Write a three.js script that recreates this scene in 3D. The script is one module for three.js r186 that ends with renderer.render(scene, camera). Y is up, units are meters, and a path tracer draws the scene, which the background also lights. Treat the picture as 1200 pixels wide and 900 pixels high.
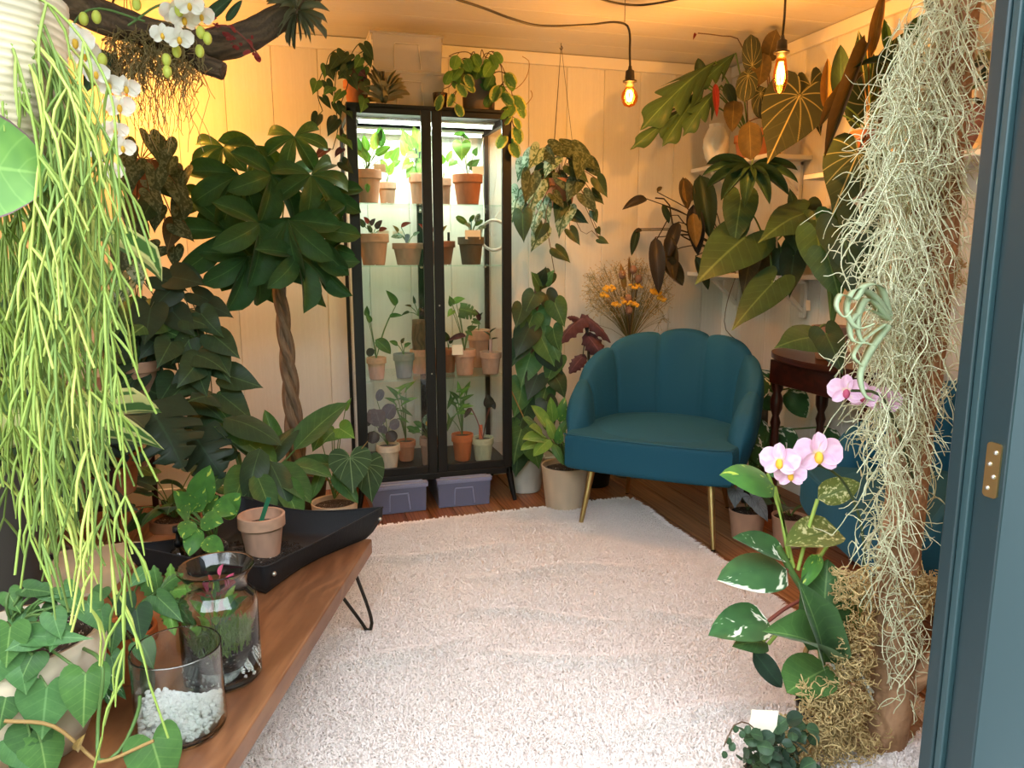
import * as THREE from 'three';
import { RoundedBoxGeometry } from 'three/addons/geometries/RoundedBoxGeometry.js';
import { mergeGeometries, mergeVertices } from 'three/addons/utils/BufferGeometryUtils.js';
import { RectAreaLightUniformsLib } from 'three/addons/lights/RectAreaLightUniformsLib.js';

// ---------- camera, sky, exposure ----------
const scene = new THREE.Scene();
const EYE = new THREE.Vector3(0, 1.1407, 0), FPX = 876.9;
const camera = new THREE.PerspectiveCamera(2 * Math.atan(450 / FPX) * 180 / Math.PI, 4 / 3, 0.02, 60);
camera.position.copy(EYE);
camera.rotation.set(-0.17178, -0.28901, -0.00207, 'YXZ');
const renderer = new THREE.WebGLRenderer({ antialias: true });
renderer.toneMapping = THREE.LinearToneMapping;
renderer.toneMappingExposure = 1.1;
renderer.shadowMap.enabled = true;
RectAreaLightUniformsLib.init();
scene.background = new THREE.Color().setRGB(6.5, 7.0, 7.7);        // overcast daylight outside the open doors
const BULB = new THREE.Color().setRGB(1, 0.37, 0.055), BULB_POWER = 1.25;  // filament bulbs
const LED = new THREE.Color().setRGB(0.84, 1, 0.86), LED_POWER = 150;   // grow light bars in the cabinet

// ---------- helpers ----------
let seed = 7;
const rnd = () => { seed = (seed + 0x6d2b79f5) | 0; let t = Math.imul(seed ^ (seed >>> 15), 1 | seed); t = (t + Math.imul(t ^ (t >>> 7), 61 | t)) ^ t; return ((t ^ (t >>> 14)) >>> 0) / 4294967296; };
const R = (a, b) => a + (b - a) * rnd();
const V = (x, y, z) => new THREE.Vector3(x, y, z);
const UP = V(0, 1, 0);
const camM = new THREE.Matrix4().makeRotationFromEuler(camera.rotation);
const rayOf = (u, v) => V((u - 600) / FPX, (450 - v) / FPX, -1).applyMatrix4(camM);
const atZ = (u, v, z) => { const d = rayOf(u, v), k = z / d.z; return EYE.clone().addScaledVector(d, Math.min(k, d.x > 0 ? 2.265 / d.x : k, d.y > 0 ? 0.925 / d.y : k)); };   // never beyond the right wall or the ceiling
const atX = (u, v, x) => { const d = rayOf(u, v); return EYE.clone().addScaledVector(d, x / d.x); };
const atY = (u, v, y) => { const d = rayOf(u, v); return EYE.clone().addScaledVector(d, (y - EYE.y) / d.y); };
const used = new Map();
const numbered = (n) => { const k = used.get(n) || 0; used.set(n, k + 1); return k ? n + '_' + String(k).padStart(3, '0') : n; };
function tag(o, label, category, group, kind) { if (label) o.userData.label = label; if (category) o.userData.category = category; if (group) o.userData.group = group; if (kind) o.userData.kind = kind; return o; }
function thing(name, label, category, p = V(0, 0, 0), group) { const g = new THREE.Group(); g.name = numbered(name); g.position.copy(p); scene.add(g); return tag(g, label, category, group); }
function part(parent, name, geo, mat, p, rot) {
  const m = new THREE.Mesh(geo, mat); m.name = name; m.castShadow = m.receiveShadow = true;
  if (p) m.position.copy(p); if (rot) m.rotation.set(...rot);
  parent.add(m); return m;
}
function struct(name, geo, mat, p) { const m = geo ? part(scene, name, geo, mat, p) : new THREE.Group(); if (!geo) { m.name = name; if (p) m.position.copy(p); scene.add(m); } m.userData.kind = 'structure'; return m; }
const box = (w, h, d, r = 0.003) => new RoundedBoxGeometry(w, h, d, 1, Math.min(r, w / 2.01, h / 2.01, d / 2.01));
const moved = (g, x, y, z) => g.translate(x, y, z);
const lathe = (pts, n = 24) => new THREE.LatheGeometry(pts.map(([x, y]) => new THREE.Vector2(x, y)), n);
function merge(list) { return mergeGeometries(list.map((g) => { const h = g.index ? g.toNonIndexed() : g; for (const k of Object.keys(h.attributes)) if (!['position', 'normal', 'uv'].includes(k)) h.deleteAttribute(k); return h; })); }
// a tube along points; radius may be a function of t
function tube(pts, r, radial = 6, seg, wob = 0) {
  const curve = pts.length === 2 ? new THREE.LineCurve3(pts[0], pts[1]) : new THREE.CatmullRomCurve3(pts, false, 'centripetal');
  const n = seg || Math.max(2, pts.length * 3), fr = curve.computeFrenetFrames(n, false), pos = [], nor = [], uv = [], idx = [], rf = typeof r === 'function' ? r : () => r, len = curve.getLength();
  for (let i = 0; i <= n; i++) {
    const c = curve.getPointAt(i / n), rr = rf(i / n);
    for (let j = 0; j <= radial; j++) {
      const a = (j % radial) / radial * Math.PI * 2, d = fr.normals[i].clone().multiplyScalar(Math.cos(a)).addScaledVector(fr.binormals[i], Math.sin(a));
      const k = rr * (1 + wob * (Math.sin(a * 3 + i * 0.7) * 0.5 + Math.sin(a * 5 - i * 1.3) * 0.3 + Math.sin(a * 2 + i * 0.21)));
      pos.push(c.x + d.x * k, c.y + d.y * k, c.z + d.z * k); nor.push(d.x, d.y, d.z); uv.push(j / radial, i / n * len * 4);
    }
  }
  for (let i = 0; i < n; i++) for (let j = 0; j < radial; j++) { const a = i * (radial + 1) + j, b = a + radial + 1; idx.push(a, a + 1, b, b, a + 1, b + 1); }
  const capA = pos.length / 3, c0 = curve.getPointAt(0), c1 = curve.getPointAt(1); pos.push(c0.x, c0.y, c0.z, c1.x, c1.y, c1.z);
  const t0 = fr.tangents[0], t1 = fr.tangents[n]; nor.push(-t0.x, -t0.y, -t0.z, t1.x, t1.y, t1.z); uv.push(0, 0, 0, 0);
  for (let j = 0; j < radial; j++) { idx.push(capA, j + 1, j); const q = n * (radial + 1) + j; idx.push(capA + 1, q, q + 1); }
  const g = new THREE.BufferGeometry(); g.setAttribute('position', new THREE.Float32BufferAttribute(pos, 3)); g.setAttribute('normal', new THREE.Float32BufferAttribute(nor, 3)); g.setAttribute('uv', new THREE.Float32BufferAttribute(uv, 2)); g.setIndex(idx);
  if (wob) g.computeVertexNormals();
  return g;
}
// noise
const hash = (x, y, s = 0) => { let h = Math.imul(x | 0, 374761393) + Math.imul(y | 0, 668265263) + Math.imul(s | 0, 1442695041); h = Math.imul(h ^ (h >>> 13), 1274126177); return ((h ^ (h >>> 16)) >>> 0) / 4294967296; };
function vnoise(x, y, px = 0, py = 0, s = 0) {
  const ix = Math.floor(x), iy = Math.floor(y), fx = x - ix, fy = y - iy, w = (a, p) => p ? ((a % p) + p) % p : a, u = fx * fx * (3 - 2 * fx), v = fy * fy * (3 - 2 * fy);
  const a = hash(w(ix, px), w(iy, py), s), b = hash(w(ix + 1, px), w(iy, py), s), c = hash(w(ix, px), w(iy + 1, py), s), d = hash(w(ix + 1, px), w(iy + 1, py), s);
  return a + (b - a) * u + (c - a) * v + (a - b - c + d) * u * v;
}
function tex(w, h, fn, srgb = true, rep = true) {       // fn(u, v) -> [r,g,b] 0..1 (sRGB when srgb)
  const d = new Uint8Array(w * h * 4);
  for (let y = 0; y < h; y++) for (let x = 0; x < w; x++) { const c = fn((x + 0.5) / w, (y + 0.5) / h), o = (y * w + x) * 4; for (let k = 0; k < 3; k++) d[o + k] = Math.max(0, Math.min(255, c[k] * 255)); d[o + 3] = 255; }
  const t = new THREE.DataTexture(d, w, h); t.magFilter = THREE.LinearFilter; t.minFilter = THREE.LinearMipmapLinearFilter; t.colorSpace = srgb ? THREE.SRGBColorSpace : THREE.NoColorSpace;
  t.wrapS = t.wrapT = rep ? THREE.RepeatWrapping : THREE.ClampToEdgeWrapping; t.needsUpdate = true; return t;
}
const mix = (a, b, t) => a.map((x, i) => x + (b[i] - x) * t);
const sm = (a, b, x) => { const t = Math.max(0, Math.min(1, (x - a) / (b - a))); return t * t * (3 - 2 * t); };
const hex = (h) => [(h >> 16 & 255) / 255, (h >> 8 & 255) / 255, (h & 255) / 255];
const std = (o) => new THREE.MeshStandardMaterial(o), phy = (o) => new THREE.MeshPhysicalMaterial(o);

// ---------- materials ----------
const woodTex = (a, b, c, s) => tex(128, 512, (u, v) => {
  const g = vnoise(u * 24 + vnoise(u * 3, v * 6, 3, 6, s) * 3, v * 5, 0, 5, s), f = vnoise(u * 90, v * 18, 90, 18, s + 1), k = vnoise(u * 5, v * 3, 5, 3, s + 2);
  return mix(mix(a, b, sm(0.2, 0.8, g)), c, 0.35 * f * k + 0.15 * sm(0.6, 0.9, f));
});
const grain = tex(128, 128, (u, v) => { const n = 0.5 * vnoise(u * 64, v * 64, 64, 64, 3) + 0.5 * vnoise(u * 20, v * 20, 20, 20, 4); return [n, n, n]; }, false);
const M = {};
{
  const ft = woodTex(hex(0xa8744a), hex(0x8a5a36), hex(0x573820), 11);
  M.floor = [0xffffff, 0xe8d8cc, 0xcdb8aa, 0xf6e2d2].map((c) => std({ color: c, map: ft, roughness: 0.42, bumpMap: grain, bumpScale: 0.0004 }));
  const wt = tex(128, 256, (u, v) => { const n = vnoise(u * 30, v * 6, 30, 6, 5), f = vnoise(u * 70, v * 90, 70, 90, 6); return mix([0.905, 0.895, 0.865], [0.87, 0.86, 0.825], 0.6 * n + 0.4 * f); });
  M.wall = [0xffffff, 0xf8f7f4, 0xfcfaf6].map((c) => std({ color: c, map: wt, roughness: 0.55 }));
  M.trim = std({ color: 0xe9e6dd, roughness: 0.5 });
  M.ceiling = [0xf4f1ea, 0xefece4].map((c) => std({ color: c, map: wt, roughness: 0.5 }));
  M.bench = std({ map: woodTex(hex(0x8c6040), hex(0x734a2f), hex(0x56341f), 21), roughness: 0.38, bumpMap: grain, bumpScale: 0.0003 });
  M.darkWood = std({ map: woodTex(hex(0x4b2318), hex(0x361711), hex(0x220e0a), 31), roughness: 0.28 });
  M.drift = std({ map: woodTex(hex(0xb08a68), hex(0x93704f), hex(0x6d4f37), 41), roughness: 0.8, bumpMap: grain, bumpScale: 0.003 });
  M.bark = std({ map: woodTex(hex(0x6b5540), hex(0x4a3a2c), hex(0x2f251c), 51), roughness: 0.9, bumpMap: grain, bumpScale: 0.004 });
  M.trunk = std({ map: woodTex(hex(0x8a7862), hex(0x6a5a48), hex(0x4d4133), 61), roughness: 0.8, bumpMap: grain, bumpScale: 0.002 });
  M.black = std({ color: 0x17181a, roughness: 0.42, metalness: 0.3 });
  M.blackCloth = std({ color: 0x121317, roughness: 0.75, bumpMap: grain, bumpScale: 0.0004 });
  M.glass = phy({ color: 0xfdfffe, transmission: 1, thickness: 0, roughness: 0.02, ior: 1.45 });
  M.shelfGlass = phy({ color: 0xf2fbf7, transmission: 1, thickness: 0, roughness: 0.03, ior: 1.45 });
  M.jarGlass = phy({ color: 0xf2f7f5, transmission: 1, thickness: 0.003, roughness: 0.0, ior: 1.45 });
  M.rimGlass = phy({ color: 0xdfeae6, transmission: 0.6, thickness: 0, roughness: 0.05, ior: 1.5 });
  M.brass = std({ color: 0xd6b982, metalness: 1, roughness: 0.34 });
  M.iron = std({ color: 0x3a3835, metalness: 0.7, roughness: 0.45 });
  M.velvet = phy({ color: 0x045069, roughness: 0.8, sheen: 0.25, sheenColor: new THREE.Color(0x2f9fb8), sheenRoughness: 0.45, bumpMap: grain, bumpScale: 0.0006 });
  M.frame = std({ color: 0x1d2f33, roughness: 0.42 });
  M.doorLeaf = std({ color: 0x2a4145, roughness: 0.4 });
  M.steel = std({ color: 0xb9b6ae, metalness: 0.9, roughness: 0.3 });
  M.rug = std({ color: 0xf3ece8, roughness: 0.95 });
  M.clearBin = phy({ color: 0xe9e6e2, transmission: 0.72, thickness: 0, roughness: 0.34, ior: 1.45 });
  M.blueBin = phy({ color: 0xb9bfdc, transmission: 0.72, thickness: 0, roughness: 0.3, ior: 1.45 });
  M.blueLid = phy({ color: 0xb9c0e0, transmission: 0.5, thickness: 0, roughness: 0.3 });
  M.white = std({ color: 0xe9e6de, roughness: 0.5 });
  M.bakelite = std({ color: 0x16120e, roughness: 0.4 });
  M.patio = std({ color: 0x8f8d86, roughness: 0.9, map: tex(128, 128, (u, v) => { const n = 0.75 + 0.25 * vnoise(u * 40, v * 40, 40, 40, 9); return [n, n, n]; }) });
  M.grass = std({ color: 0x5c7a3a, roughness: 1 });
}

// ---------- room shell ----------
const ZB = -3.67, ZF = -0.9, XL = -0.98, XR = 2.31, YC = 2.107;
function boards(parent, n, w, len, th, along, place, mats, gap = 0.0025) {      // chamfered boards
  const c = 0.0022, s = new THREE.Shape(); const hw = w / 2 - gap / 2;
  s.moveTo(-hw, 0); s.lineTo(hw, 0); s.lineTo(hw, th - c); s.lineTo(hw - c, th); s.lineTo(-hw + c, th); s.lineTo(-hw, th - c); s.closePath();
  const g = new THREE.ExtrudeGeometry(s, { depth: len, bevelEnabled: false }); g.translate(0, 0, -len / 2);
  const p = g.attributes.position, uv = []; for (let i = 0; i < p.count; i++) uv.push((p.getX(i) + w / 2) / w, p.getZ(i) / 1.3);
  g.setAttribute('uv', new THREE.Float32BufferAttribute(uv, 2));
  for (let i = 0; i < n; i++) { const m = part(parent, 'plank', g, mats[(i * 7 + (i >> 1)) % mats.length]); place(m, i); }
}
{
  const LX = XR - XL, LZ = ZF - ZB, cx = (XL + XR) / 2, cz = (ZB + ZF) / 2;
  // floor: sub-floor with boards running into the room
  const floor = struct('floor', box(LX + 0.2, 0.08, LZ + 0.2, 0.002), M.darkWood, V(cx, -0.062, cz));
  boards(floor, 30, 0.11, LZ, 0.02, 'z', (m, i) => { m.position.set(-LX / 2 + 0.055 + i * 0.11, 0.042, 0); }, M.floor, 0.003);
  const ceil = struct('ceiling', box(LX + 0.3, 0.08, LZ + 0.3, 0.002), M.trim, V(cx, YC + 0.06, cz));
  boards(ceil, 14, 0.2, LX, 0.018, 'x', (m, i) => { m.rotation.set(Math.PI, Math.PI / 2, 0, 'YXZ'); m.position.set(0, -0.042, -LZ / 2 + 0.1 + i * 0.2); }, M.ceiling, 0.0016);
  const wb = struct('wall_back', box(LX + 0.3, YC + 0.3, 0.08, 0.002), M.trim, V(cx, YC / 2, ZB - 0.062));
  boards(wb, 17, 0.2, YC + 0.04, 0.02, 'y', (m, i) => { m.rotation.set(Math.PI / 2, 0, 0); m.position.set(-LX / 2 + 0.06 + i * 0.2, 0, 0.042); }, M.wall, 0.0012);
  const wr = struct('wall_right', box(0.08, YC + 0.3, LZ + 0.3, 0.002), M.trim, V(XR + 0.062, YC / 2, cz));
  boards(wr, 14, 0.2, YC + 0.04, 0.02, 'y', (m, i) => { m.rotation.set(Math.PI / 2, -Math.PI / 2, 0, 'YXZ'); m.position.set(-0.042, 0, -LZ / 2 + 0.1 + i * 0.2); }, M.wall, 0.0012);
  const wl = struct('wall_left', box(0.08, YC + 0.3, LZ + 0.3, 0.002), M.trim, V(XL - 0.062, YC / 2, cz));
  boards(wl, 14, 0.2, YC + 0.04, 0.02, 'y', (m, i) => { m.rotation.set(Math.PI / 2, Math.PI / 2, 0, 'YXZ'); m.position.set(0.042, 0, -LZ / 2 + 0.1 + i * 0.2); }, M.wall, 0.0012);
  struct('trim_1', box(LX, 0.055, 0.02), M.trim, V(cx, YC - 0.03, ZB + 0.012));
  struct('trim_2', box(0.02, 0.055, LZ), M.trim, V(XR - 0.012, YC - 0.03, cz));
  struct('trim_3', box(0.02, 0.055, LZ), M.trim, V(XL + 0.012, YC - 0.03, cz));
  struct('baseboard_back', box(LX, 0.07, 0.016), M.trim, V(cx, 0.035, ZB + 0.01));
  struct('baseboard_right', box(0.016, 0.07, LZ), M.trim, V(XR - 0.01, 0.035, cz));
  // front wall: short returns beside wide open double doors, and the lintel
  const XJ = 0.986;
  const wf = struct('wall_front', merge([moved(box(XR - XJ - 0.06 + 0.1, YC + 0.2, 0.1), (XJ + 0.06 + XR + 0.1) / 2, YC / 2, ZF + 0.03), moved(box(LX + 0.2, 0.12, 0.1), cx, YC + 0.06, ZF + 0.03), moved(box(0.06, YC + 0.2, 0.1), XL - 0.03, YC / 2, ZF + 0.03)]), M.trim);
  // door frame jamb (stepped rebate) with hinge
  const d1 = struct('door_1');
  part(d1, 'jamb', moved(box(0.07, 2.0, 0.026, 0.004), XJ + 0.035, 1.0, ZF + 0.013), M.frame);
  part(d1, 'jamb_rebate', moved(box(0.07, 2.0, 0.014, 0.003), XJ + 0.035 + 0.004, 1.0, ZF + 0.033), M.doorLeaf);
  part(d1, 'jamb_face', moved(box(0.07, 2.0, 0.05, 0.004), XJ + 0.035 + 0.012, 1.0, ZF + 0.065), M.frame);
  part(d1, 'door_head', moved(box(1.95, 0.07, 0.09, 0.004), XJ - 0.95, 2.035, ZF + 0.045), M.frame);
  part(d1, 'threshold', moved(box(1.95, 0.04, 0.12, 0.004), XJ - 0.95, -0.02, ZF + 0.05), M.frame);
  // open leaf on the right, swung outwards
  const leaf = part(d1, 'door_leaf', moved(box(0.045, 1.94, 0.86, 0.004), 0, 0, 0.43), M.doorLeaf, V(XJ + 0.035, 1.0, ZF + 0.078), [0, 0.32, 0]);
  const hp = atX(1164, 551, XJ + 0.0115);
  const h = part(d1, 'hinge', new THREE.ExtrudeGeometry((() => { const s = new THREE.Shape(), w = 0.012, hh = 0.042, r = 0.006; s.absarc(w - r, hh - r, r, 0, Math.PI / 2); s.absarc(-w + r, hh - r, r, Math.PI / 2, Math.PI); s.absarc(-w + r, -hh + r, r, Math.PI, Math.PI * 1.5); s.absarc(w - r, -hh + r, r, Math.PI * 1.5, Math.PI * 2); return s; })(), { depth: 0.003, bevelEnabled: false }), M.brass, V(XJ + 0.0115, hp.y, hp.z), [0, -Math.PI / 2, 0]);
  [[0.004, 0.028], [-0.004, 0.009], [0.004, -0.009], [-0.004, -0.028]].forEach(([a, b]) => part(h, 'screw', new THREE.SphereGeometry(0.0036, 8, 6), M.steel, V(a, b, 0.003)));
  // patio and lawn outside
  struct('patio', box(6, 0.06, 2.6, 0.004), M.patio, V(0.5, -0.13, 0.6));
  const hd = new THREE.BoxGeometry(16, 2.7, 0.9, 90, 24, 4), hp2 = hd.attributes.position;
  for (let i = 0; i < hp2.count; i++) { const x = hp2.getX(i), y = hp2.getY(i), k = 0.22 * vnoise(x * 3 + 50, y * 3 + 20) + 0.12 * vnoise(x * 9 + 50, y * 9 + 20); hp2.setZ(i, hp2.getZ(i) + Math.sign(hp2.getZ(i)) * k); if (y > 1.3) hp2.setY(i, y + k); }
  hd.computeVertexNormals(); struct('added_shade_hedge', hd, std({ color: 0x44602c, roughness: 1 }), V(0.5, 1.2, 3.8));  // unseen hedge, added to keep low daylight off the back wall
  struct('lawn', box(30, 0.06, 24, 0.004), M.grass, V(0.5, -0.16, 13.5));
}

// ---------- rug ----------
{
  const x0 = -0.28, x1 = 1.476, z0 = -3.02, z1 = -0.98, W = x1 - x0, D = z1 - z0;
  const rug = thing('shaggy_rug', 'off-white shaggy rug with soft wrinkles covering the wooden floor', 'rug', V((x0 + x1) / 2, 0, (z0 + z1) / 2));
  const creases = [[0.3, 0.55, 0.5, 0.12, 0.012, 0.05], [0.12, 0.2, 0.42, 0.3, 0.012, 0.045], [-0.35, 0.05, 0.4, -0.25, 0.011, 0.05], [0.25, -0.35, 0.5, 0.2, 0.012, 0.05], [-0.1, -0.62, 0.5, 0.1, 0.014, 0.05], [0.45, -0.75, 0.35, 0.15, 0.013, 0.05], [-0.3, 0.62, 0.45, 0.1, 0.012, 0.06], [0.55, 0.1, 0.3, 0.5, 0.010, 0.05], [0.1, -0.05, 0.35, 0.35, 0.012, 0.035]].map(([a, b, c, d, e, f]) => [a, b, c, d, e * 1.7, f * 0.8]);
  const hgt = (x, z) => {
    let h = 0.014 + 0.006 * vnoise(x * 5 + 9, z * 5 + 3) + 0.004 * vnoise(x * 14, z * 11);
    for (const [cx, cz, L, sl, a, w] of creases) { const dx = x - cx, dz = z - cz - sl * dx - 0.03 * Math.sin(dx * 9 + cz * 7); if (Math.abs(dx) < L) h += a * Math.exp(-(dz * dz) / (w * w * 0.5)) * Math.cos(dx / L * Math.PI / 2) ** 2; }
    const e = Math.min(W / 2 - Math.abs(x), D / 2 - Math.abs(z)); return h * sm(-0.01, 0.03, e) + 0.004;
  };
  const edge = (x, z) => [x + 0.012 * (vnoise(z * 6, 3) - 0.5) * sm(0.6, 0.9, Math.abs(x)), z + 0.02 * (vnoise(x * 5, 8) - 0.5) * sm(0.7, 1.0, Math.abs(z)) - 0.02 * Math.sin(x * 2.2) * (z < 0 ? sm(0.5, 1, -z) : 0)];
  const g = new THREE.PlaneGeometry(W, D, 150, 170); g.rotateX(-Math.PI / 2); const p = g.attributes.position;
  for (let i = 0; i < p.count; i++) { const x = p.getX(i), z = p.getZ(i), q = edge(x, z); p.setXYZ(i, q[0], hgt(x, z), q[1]); }
  g.computeVertexNormals(); part(rug, 'backing', g, M.rug);
  const tg = new THREE.BufferGeometry();   // a short curling tuft
  const tv = [], ti = []; const rows = 3;
  for (let k = 0; k < 2; k++) for (let i = 0; i <= rows; i++) { const t = i / rows, w = 0.0026 * (1 - t * 0.75), c = Math.cos(k * 1.57), s = Math.sin(k * 1.57), y = 0.0125 * Math.sin(t * 1.8), o = 0.009 * t * t; tv.push(-w * c + o, y, -w * s, w * c + o, y, w * s); }
  for (let k = 0; k < 2; k++) for (let i = 0; i < rows; i++) { const a = k * (rows + 1) * 2 + i * 2; ti.push(a, a + 1, a + 2, a + 2, a + 1, a + 3); }
  tg.setAttribute('position', new THREE.Float32BufferAttribute(tv, 3)); tg.setIndex(ti); tg.computeVertexNormals();
  const N = 330000, im = new THREE.InstancedMesh(tg, M.rug, N), m4 = new THREE.Matrix4(), q = new THREE.Quaternion(), e = new THREE.Euler(), col = new THREE.Color();
  for (let i = 0; i < N; i++) {
    const x = R(-W / 2, W / 2), z = R(-D / 2, D / 2), b = edge(x, z), dir = R(0, 6.283), out = Math.min(W / 2 - Math.abs(x), D / 2 - Math.abs(z));
    e.set(R(-0.25, 0.25), dir, R(-0.4, 0.2) - (out < 0.012 ? 0.5 : 0), 'YXZ'); if (out < 0.012) e.y = Math.abs(z) / D > Math.abs(x) / W ? (z < 0 ? 1.57 : -1.57) : (x > 0 ? 0 : 3.14);
    m4.compose(V(b[0], hgt(x, z) - 0.003, b[1]), q.setFromEuler(e), V(1, 1, 1).multiplyScalar(R(0.75, 1.25) * (out < 0.012 ? 1.9 : 1))); im.setMatrixAt(i, m4);
    const c = R(0.93, 1); im.setColorAt(i, col.setRGB(c, c * 0.985, c * 0.97));
  }
  im.name = 'pile'; im.userData.kind = 'stuff'; im.castShadow = im.receiveShadow = true; rug.add(im);
}

// ---------- low bench with hairpin legs ----------
const BY = 0.32, BA = V(0.2, BY, -2.115), B1 = V(-0.34, 0, 0.94).normalize(), B2 = V(-0.94, 0, -0.34).normalize();
const onBench = (a, b, y = 0) => BA.clone().addScaledVector(B1, a).addScaledVector(B2, b).setY(BY + y);
{
  const c = onBench(0.61, 0.33), ang = Math.atan2(B1.x, B1.z);
  const t = thing('coffee_table', 'low wooden plank table on black hairpin legs under the potting tray and jars', 'table', V(c.x, 0, c.z)); t.rotation.y = ang;
  const tg = box(0.66, 0.045, 1.22, 0.005); const p = tg.attributes.position, uv = []; for (let i = 0; i < p.count; i++) uv.push(p.getX(i) * 2.2 + p.getY(i), p.getZ(i) * 1.4); tg.setAttribute('uv', new THREE.Float32BufferAttribute(uv, 2));
  part(t, 'tabletop', tg, M.bench, V(0, BY - 0.0225, 0));
  for (const [sx, sz] of [[1, -1], [-1, -1], [1, 1], [-1, 1]]) {
    const bx = sx * 0.26, bz = sz * 0.52, fx = sx * 0.31, fz = sz * 0.60, y = BY - 0.045, f0 = 0.03;
    const pts = [V(bx + 0.035, y, bz), V(fx + 0.012, f0 + 0.02, fz), V(fx, f0, fz), V(fx - 0.012, f0 + 0.02, fz), V(bx - 0.045, y, bz + sz * -0.03)];
    part(t, 'leg', tube(pts, 0.0055, 6, 24), M.iron);
  }
}
// ---------- folded potting mat ----------
{
  const cor = [V(0.235, 0, -2.12), V(-0.085, 0, -1.775), V(-0.43, 0, -2.02), V(-0.17, 0, -2.34)];    // right, near, left, far (top rim)
  const c0 = cor.reduce((s, v) => s.add(v), V(0, 0, 0)).multiplyScalar(0.25);
  const mat = thing('potting_mat', 'black waterproof potting mat with snapped-up corners lying on the low table', 'mat', V(c0.x, BY, c0.z));
  const N = 24, ring = [];                      // rim: corners up, sides slightly sagging
  for (let k = 0; k < 4; k++) for (let i = 0; i < N; i++) { const t = i / N, a = cor[k], b = cor[(k + 1) % 4], s = Math.sin(t * Math.PI); const p = a.clone().lerp(b, t).sub(c0); const inw = p.clone().multiplyScalar(-0.10 * s); p.add(inw); p.y = 0.088 - 0.02 * s + (k === 0 ? 0.004 * s : 0) + (k === 2 ? -0.02 * s : 0); ring.push(p); }
  const n = ring.length, pos = [], idx = [], rowsY = [[1, 1], [0.94, 0.62], [0.86, 0.2], [0.8, 0.0], [0.5, 0], [0.0, 0]];
  for (const [sx, sy] of rowsY) for (const p of ring) { const cr = Math.abs(Math.sin((ring.indexOf(p) % N) / N * Math.PI)); pos.push(p.x * (sx + 0.05 * (1 - cr) * (sx > 0.7 && sx < 1 ? 1 : 0)), 0.003 + p.y * sy, p.z * (sx + 0.05 * (1 - cr) * (sx > 0.7 && sx < 1 ? 1 : 0))); }
  for (let r = 0; r < rowsY.length - 1; r++) for (let i = 0; i < n; i++) { const a = r * n + i, b = r * n + (i + 1) % n, c = a + n, d = b + n; idx.push(a, b, c, b, d, c); }
  const g = new THREE.BufferGeometry(); g.setAttribute('position', new THREE.Float32BufferAttribute(pos, 3)); g.setAttribute('uv', new THREE.Float32BufferAttribute(pos.filter((_, i) => i % 3 !== 1).map((x) => x * 8), 2)); g.setIndex(idx); g.computeVertexNormals();
  part(mat, 'sheet', g, M.blackCloth);
  const hem = tube([...ring.filter((_, i) => i % 4 === 0), ring[0]].map((p) => p.clone().setY(p.y + 0.003)), 0.0025, 5, 120); part(mat, 'hem', hem, M.blackCloth);
  for (const k of [0, 1, 3]) { const p = cor[k].clone().sub(c0); const d = p.clone().normalize(); const s = part(mat, 'snap_button', new THREE.SphereGeometry(0.006, 10, 6), M.steel, p.multiplyScalar(0.955).setY(0.064)); s.position.addScaledVector(V(d.z, 0, -d.x), k === 0 ? -0.022 : 0.02); s.scale.set(1, 1, 1); }
}
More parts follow.
